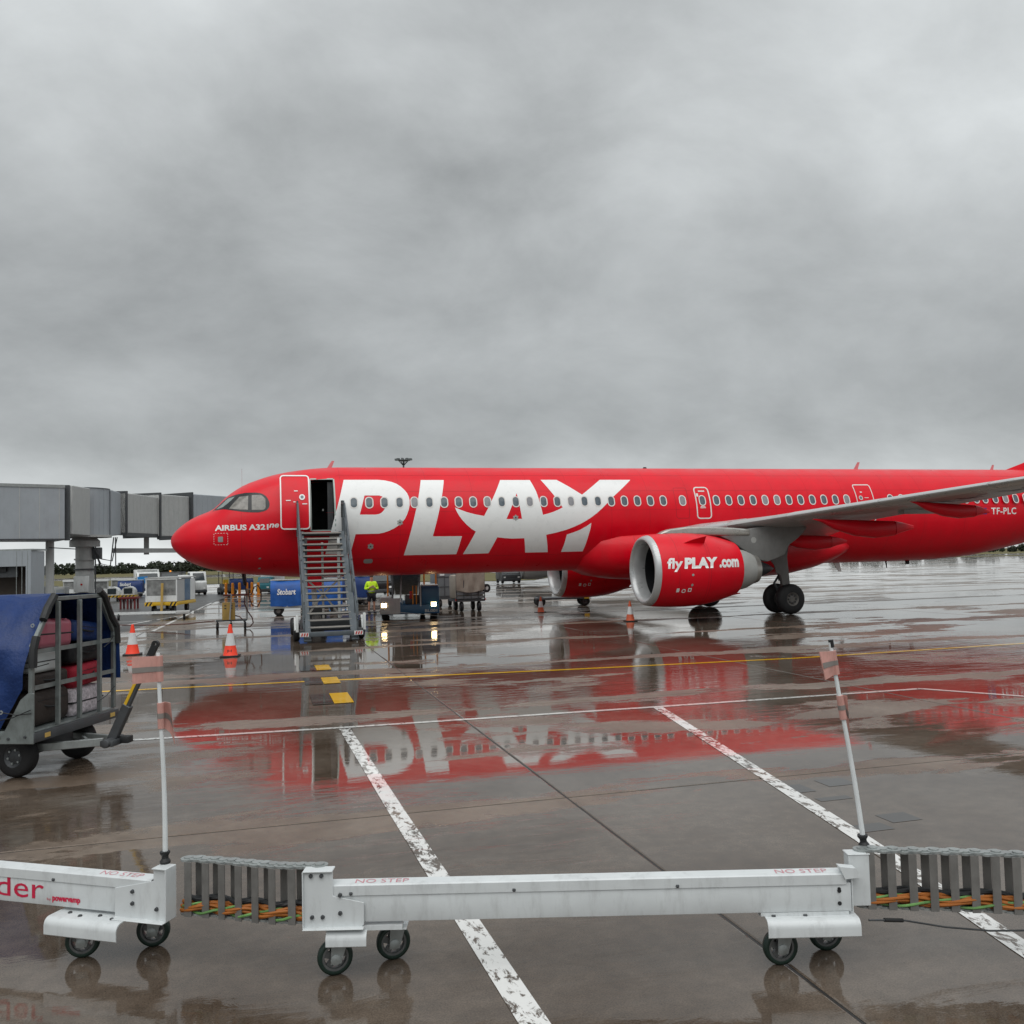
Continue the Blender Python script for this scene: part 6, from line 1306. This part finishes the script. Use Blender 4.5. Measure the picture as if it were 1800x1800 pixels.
# ---------------------------------------------------------------- second airliner, mostly hidden
P2 = empty('airliner', (10, 47.5, 0), R(4), 'white airliner behind with only its engine visible under the red fuselage', 'airplane')
rings = []
for X, r in ((0, .05), (.5, .8), (1.5, 1.3), (3.5, 1.7), (6, 1.8), (22, 1.8), (28, 1.1), (32, .3)): rings.append([(X, r*math.cos(2*math.pi*k/28), 3.5+r*math.sin(2*math.pi*k/28)+(max(0, X-22)*.12)) for k in range(28)])
MB().loft(rings).build('fuselage', M_['white_livery'], P2, smooth=50)
for s in (-1, 1):
    MB().loft([[(11, s*1.2, 2.7), (16.5, s*1.2, 2.6), (16.5, s*1.2, 2.75), (12, s*1.2, 3.2)], [(18, s*14, 3.7), (19.4, s*14, 3.7), (19.4, s*14, 3.75), (18.2, s*14, 3.85)]]).build('wing', M_['wing'], P2)
    e_ = MB().lathe([(0, .86), (.15, .97), (.8, 1.02), (2.0, 1.0), (3.2, .78)], (12.1, s*4.6, 1.35), (1, 0, 0), 32).build('engine', M_['white_livery'], P2)
    MB().lathe([(.16, .975), (.0, .90), (-.02, .85), (.3, .76), (.9, .76)], (12.1, s*4.6, 1.35), (1, 0, 0), 32).build('inlet_lip', M_['lip'], e_); MB().lathe([(.8, .76), (.8, .001)], (12.1, s*4.6, 1.35), (1, 0, 0), 24).build('fan', M_['fan'], e_); MB().box(13.0, 15.3, s*4.6-.12, s*4.6+.12, 2.2, 3.0).build('pylon', M_['wing'], e_)
    for d in (-.35, .35): far_wheel(P2, 16.0, s*2.6+d, .5, .3, (0, 1, 0))
    MB().cyl((16.0, s*2.6, .5), (16.0, s*2.6, 2.8), .12).build('gear_strut', M_['wing'], P2)
MB().cyl((4, 0, .3), (4, 0, 2.0), .1).build('gear_strut', M_['wing'], P2); far_wheel(P2, 4, -.2, .36, .2, (0, 1, 0)); far_wheel(P2, 4, .2, .36, .2, (0, 1, 0))
MB().loft([[(26, -.1, 5.2), (31.5, -.1, 5.2), (31.5, .1, 5.2), (26, .1, 5.2)], [(30, -.05, 9.2), (32, -.05, 9.2), (32, .05, 9.2), (30, .05, 9.2)]]).build('fin', M_['white_livery'], P2)
# ---------------------------------------------------------------- floodlight mast and tree belt
FM = empty('floodlight_mast', (23.4, 139.2, 0), 0, 'tall floodlight mast rising behind the fuselage', 'light mast')
MB().cyl((0, 0, 0), (0, 0, 22.4), .35, .16, n=14).build('pole', M_['box_grey'], FM)  # distance haze put into the colour: pole and floodlights take a paler grey
MB().lathe([(21.9, .3), (21.9, 1.0), (22.0, 1.0), (22.05, .3)], (0, 0, 0), (0, 0, 1), 24).build('ring_platform', M_['dsteel'], FM)
for k in range(10):
    q = 2*math.pi*k/10; c, s = math.cos(q), math.sin(q)
    MB().bar((.1*c, .1*s, 21.0), (.95*c, .95*s, 21.9), .07).build('strut', M_['dsteel'], FM)
    MB().box(-.30, .30, -.18, .18, 22.02, 22.32).build('floodlight', M_['box_grey'], FM, loc=(1.4*c, 1.4*s, 0), rot=(0, 0, q))
leaf_m = mat('far_foliage', (.030, .040, .024), .85, 0, 0, .5, .12)
rnd = random.Random(11); mb = MB(); vs = []; fs = []
def wood(P0, P1, n, hmin, hmax, dep):
    for i in range(n):
        t = rnd.random(); x = P0[0]*(1-t)+P1[0]*t+rnd.uniform(-dep, dep); y = P0[1]*(1-t)+P1[1]*t+rnd.uniform(-dep, dep)
        H = rnd.uniform(hmin, hmax)*(1+.3*math.sin(t*23)+.2*math.sin(t*61)); r = H*rnd.uniform(.35, .6)
        for k in range(150):
            a, b = rnd.uniform(0, 6.283), math.acos(rnd.uniform(-1, 1)); q = rnd.uniform(.55, 1)
            c = Vector((x+r*q*math.sin(b)*math.cos(a), y+r*q*math.sin(b)*math.sin(a), H*.52+H*.5*q*math.cos(b)))
            s = rnd.uniform(.35, .9); d1 = Vector((rnd.uniform(-1, 1), rnd.uniform(-1, 1), rnd.uniform(-1, 1)))*s; d2 = Vector((rnd.uniform(-1, 1), rnd.uniform(-1, 1), rnd.uniform(-1, 1)))*s
            o = len(vs); vs.extend([c-d1, c+d1*.3-d2, c+d1, c+d2]); fs.append((o, o+1, o+2, o+3))
wood((-270, 420), (140, 560), 420, 3.8, 5.8, 22)
wood((300, 420), (900, 260), 300, 4.2, 6.2, 20)
wood((-330, 250), (-250, 430), 90, 4, 6, 15)
tb = mb.add(vs, fs).build('far_wood', leaf_m, None, smooth=0)
tag(tb, 'dark belt of trees along the far edge of the airfield', 'trees', None, 'stuff')
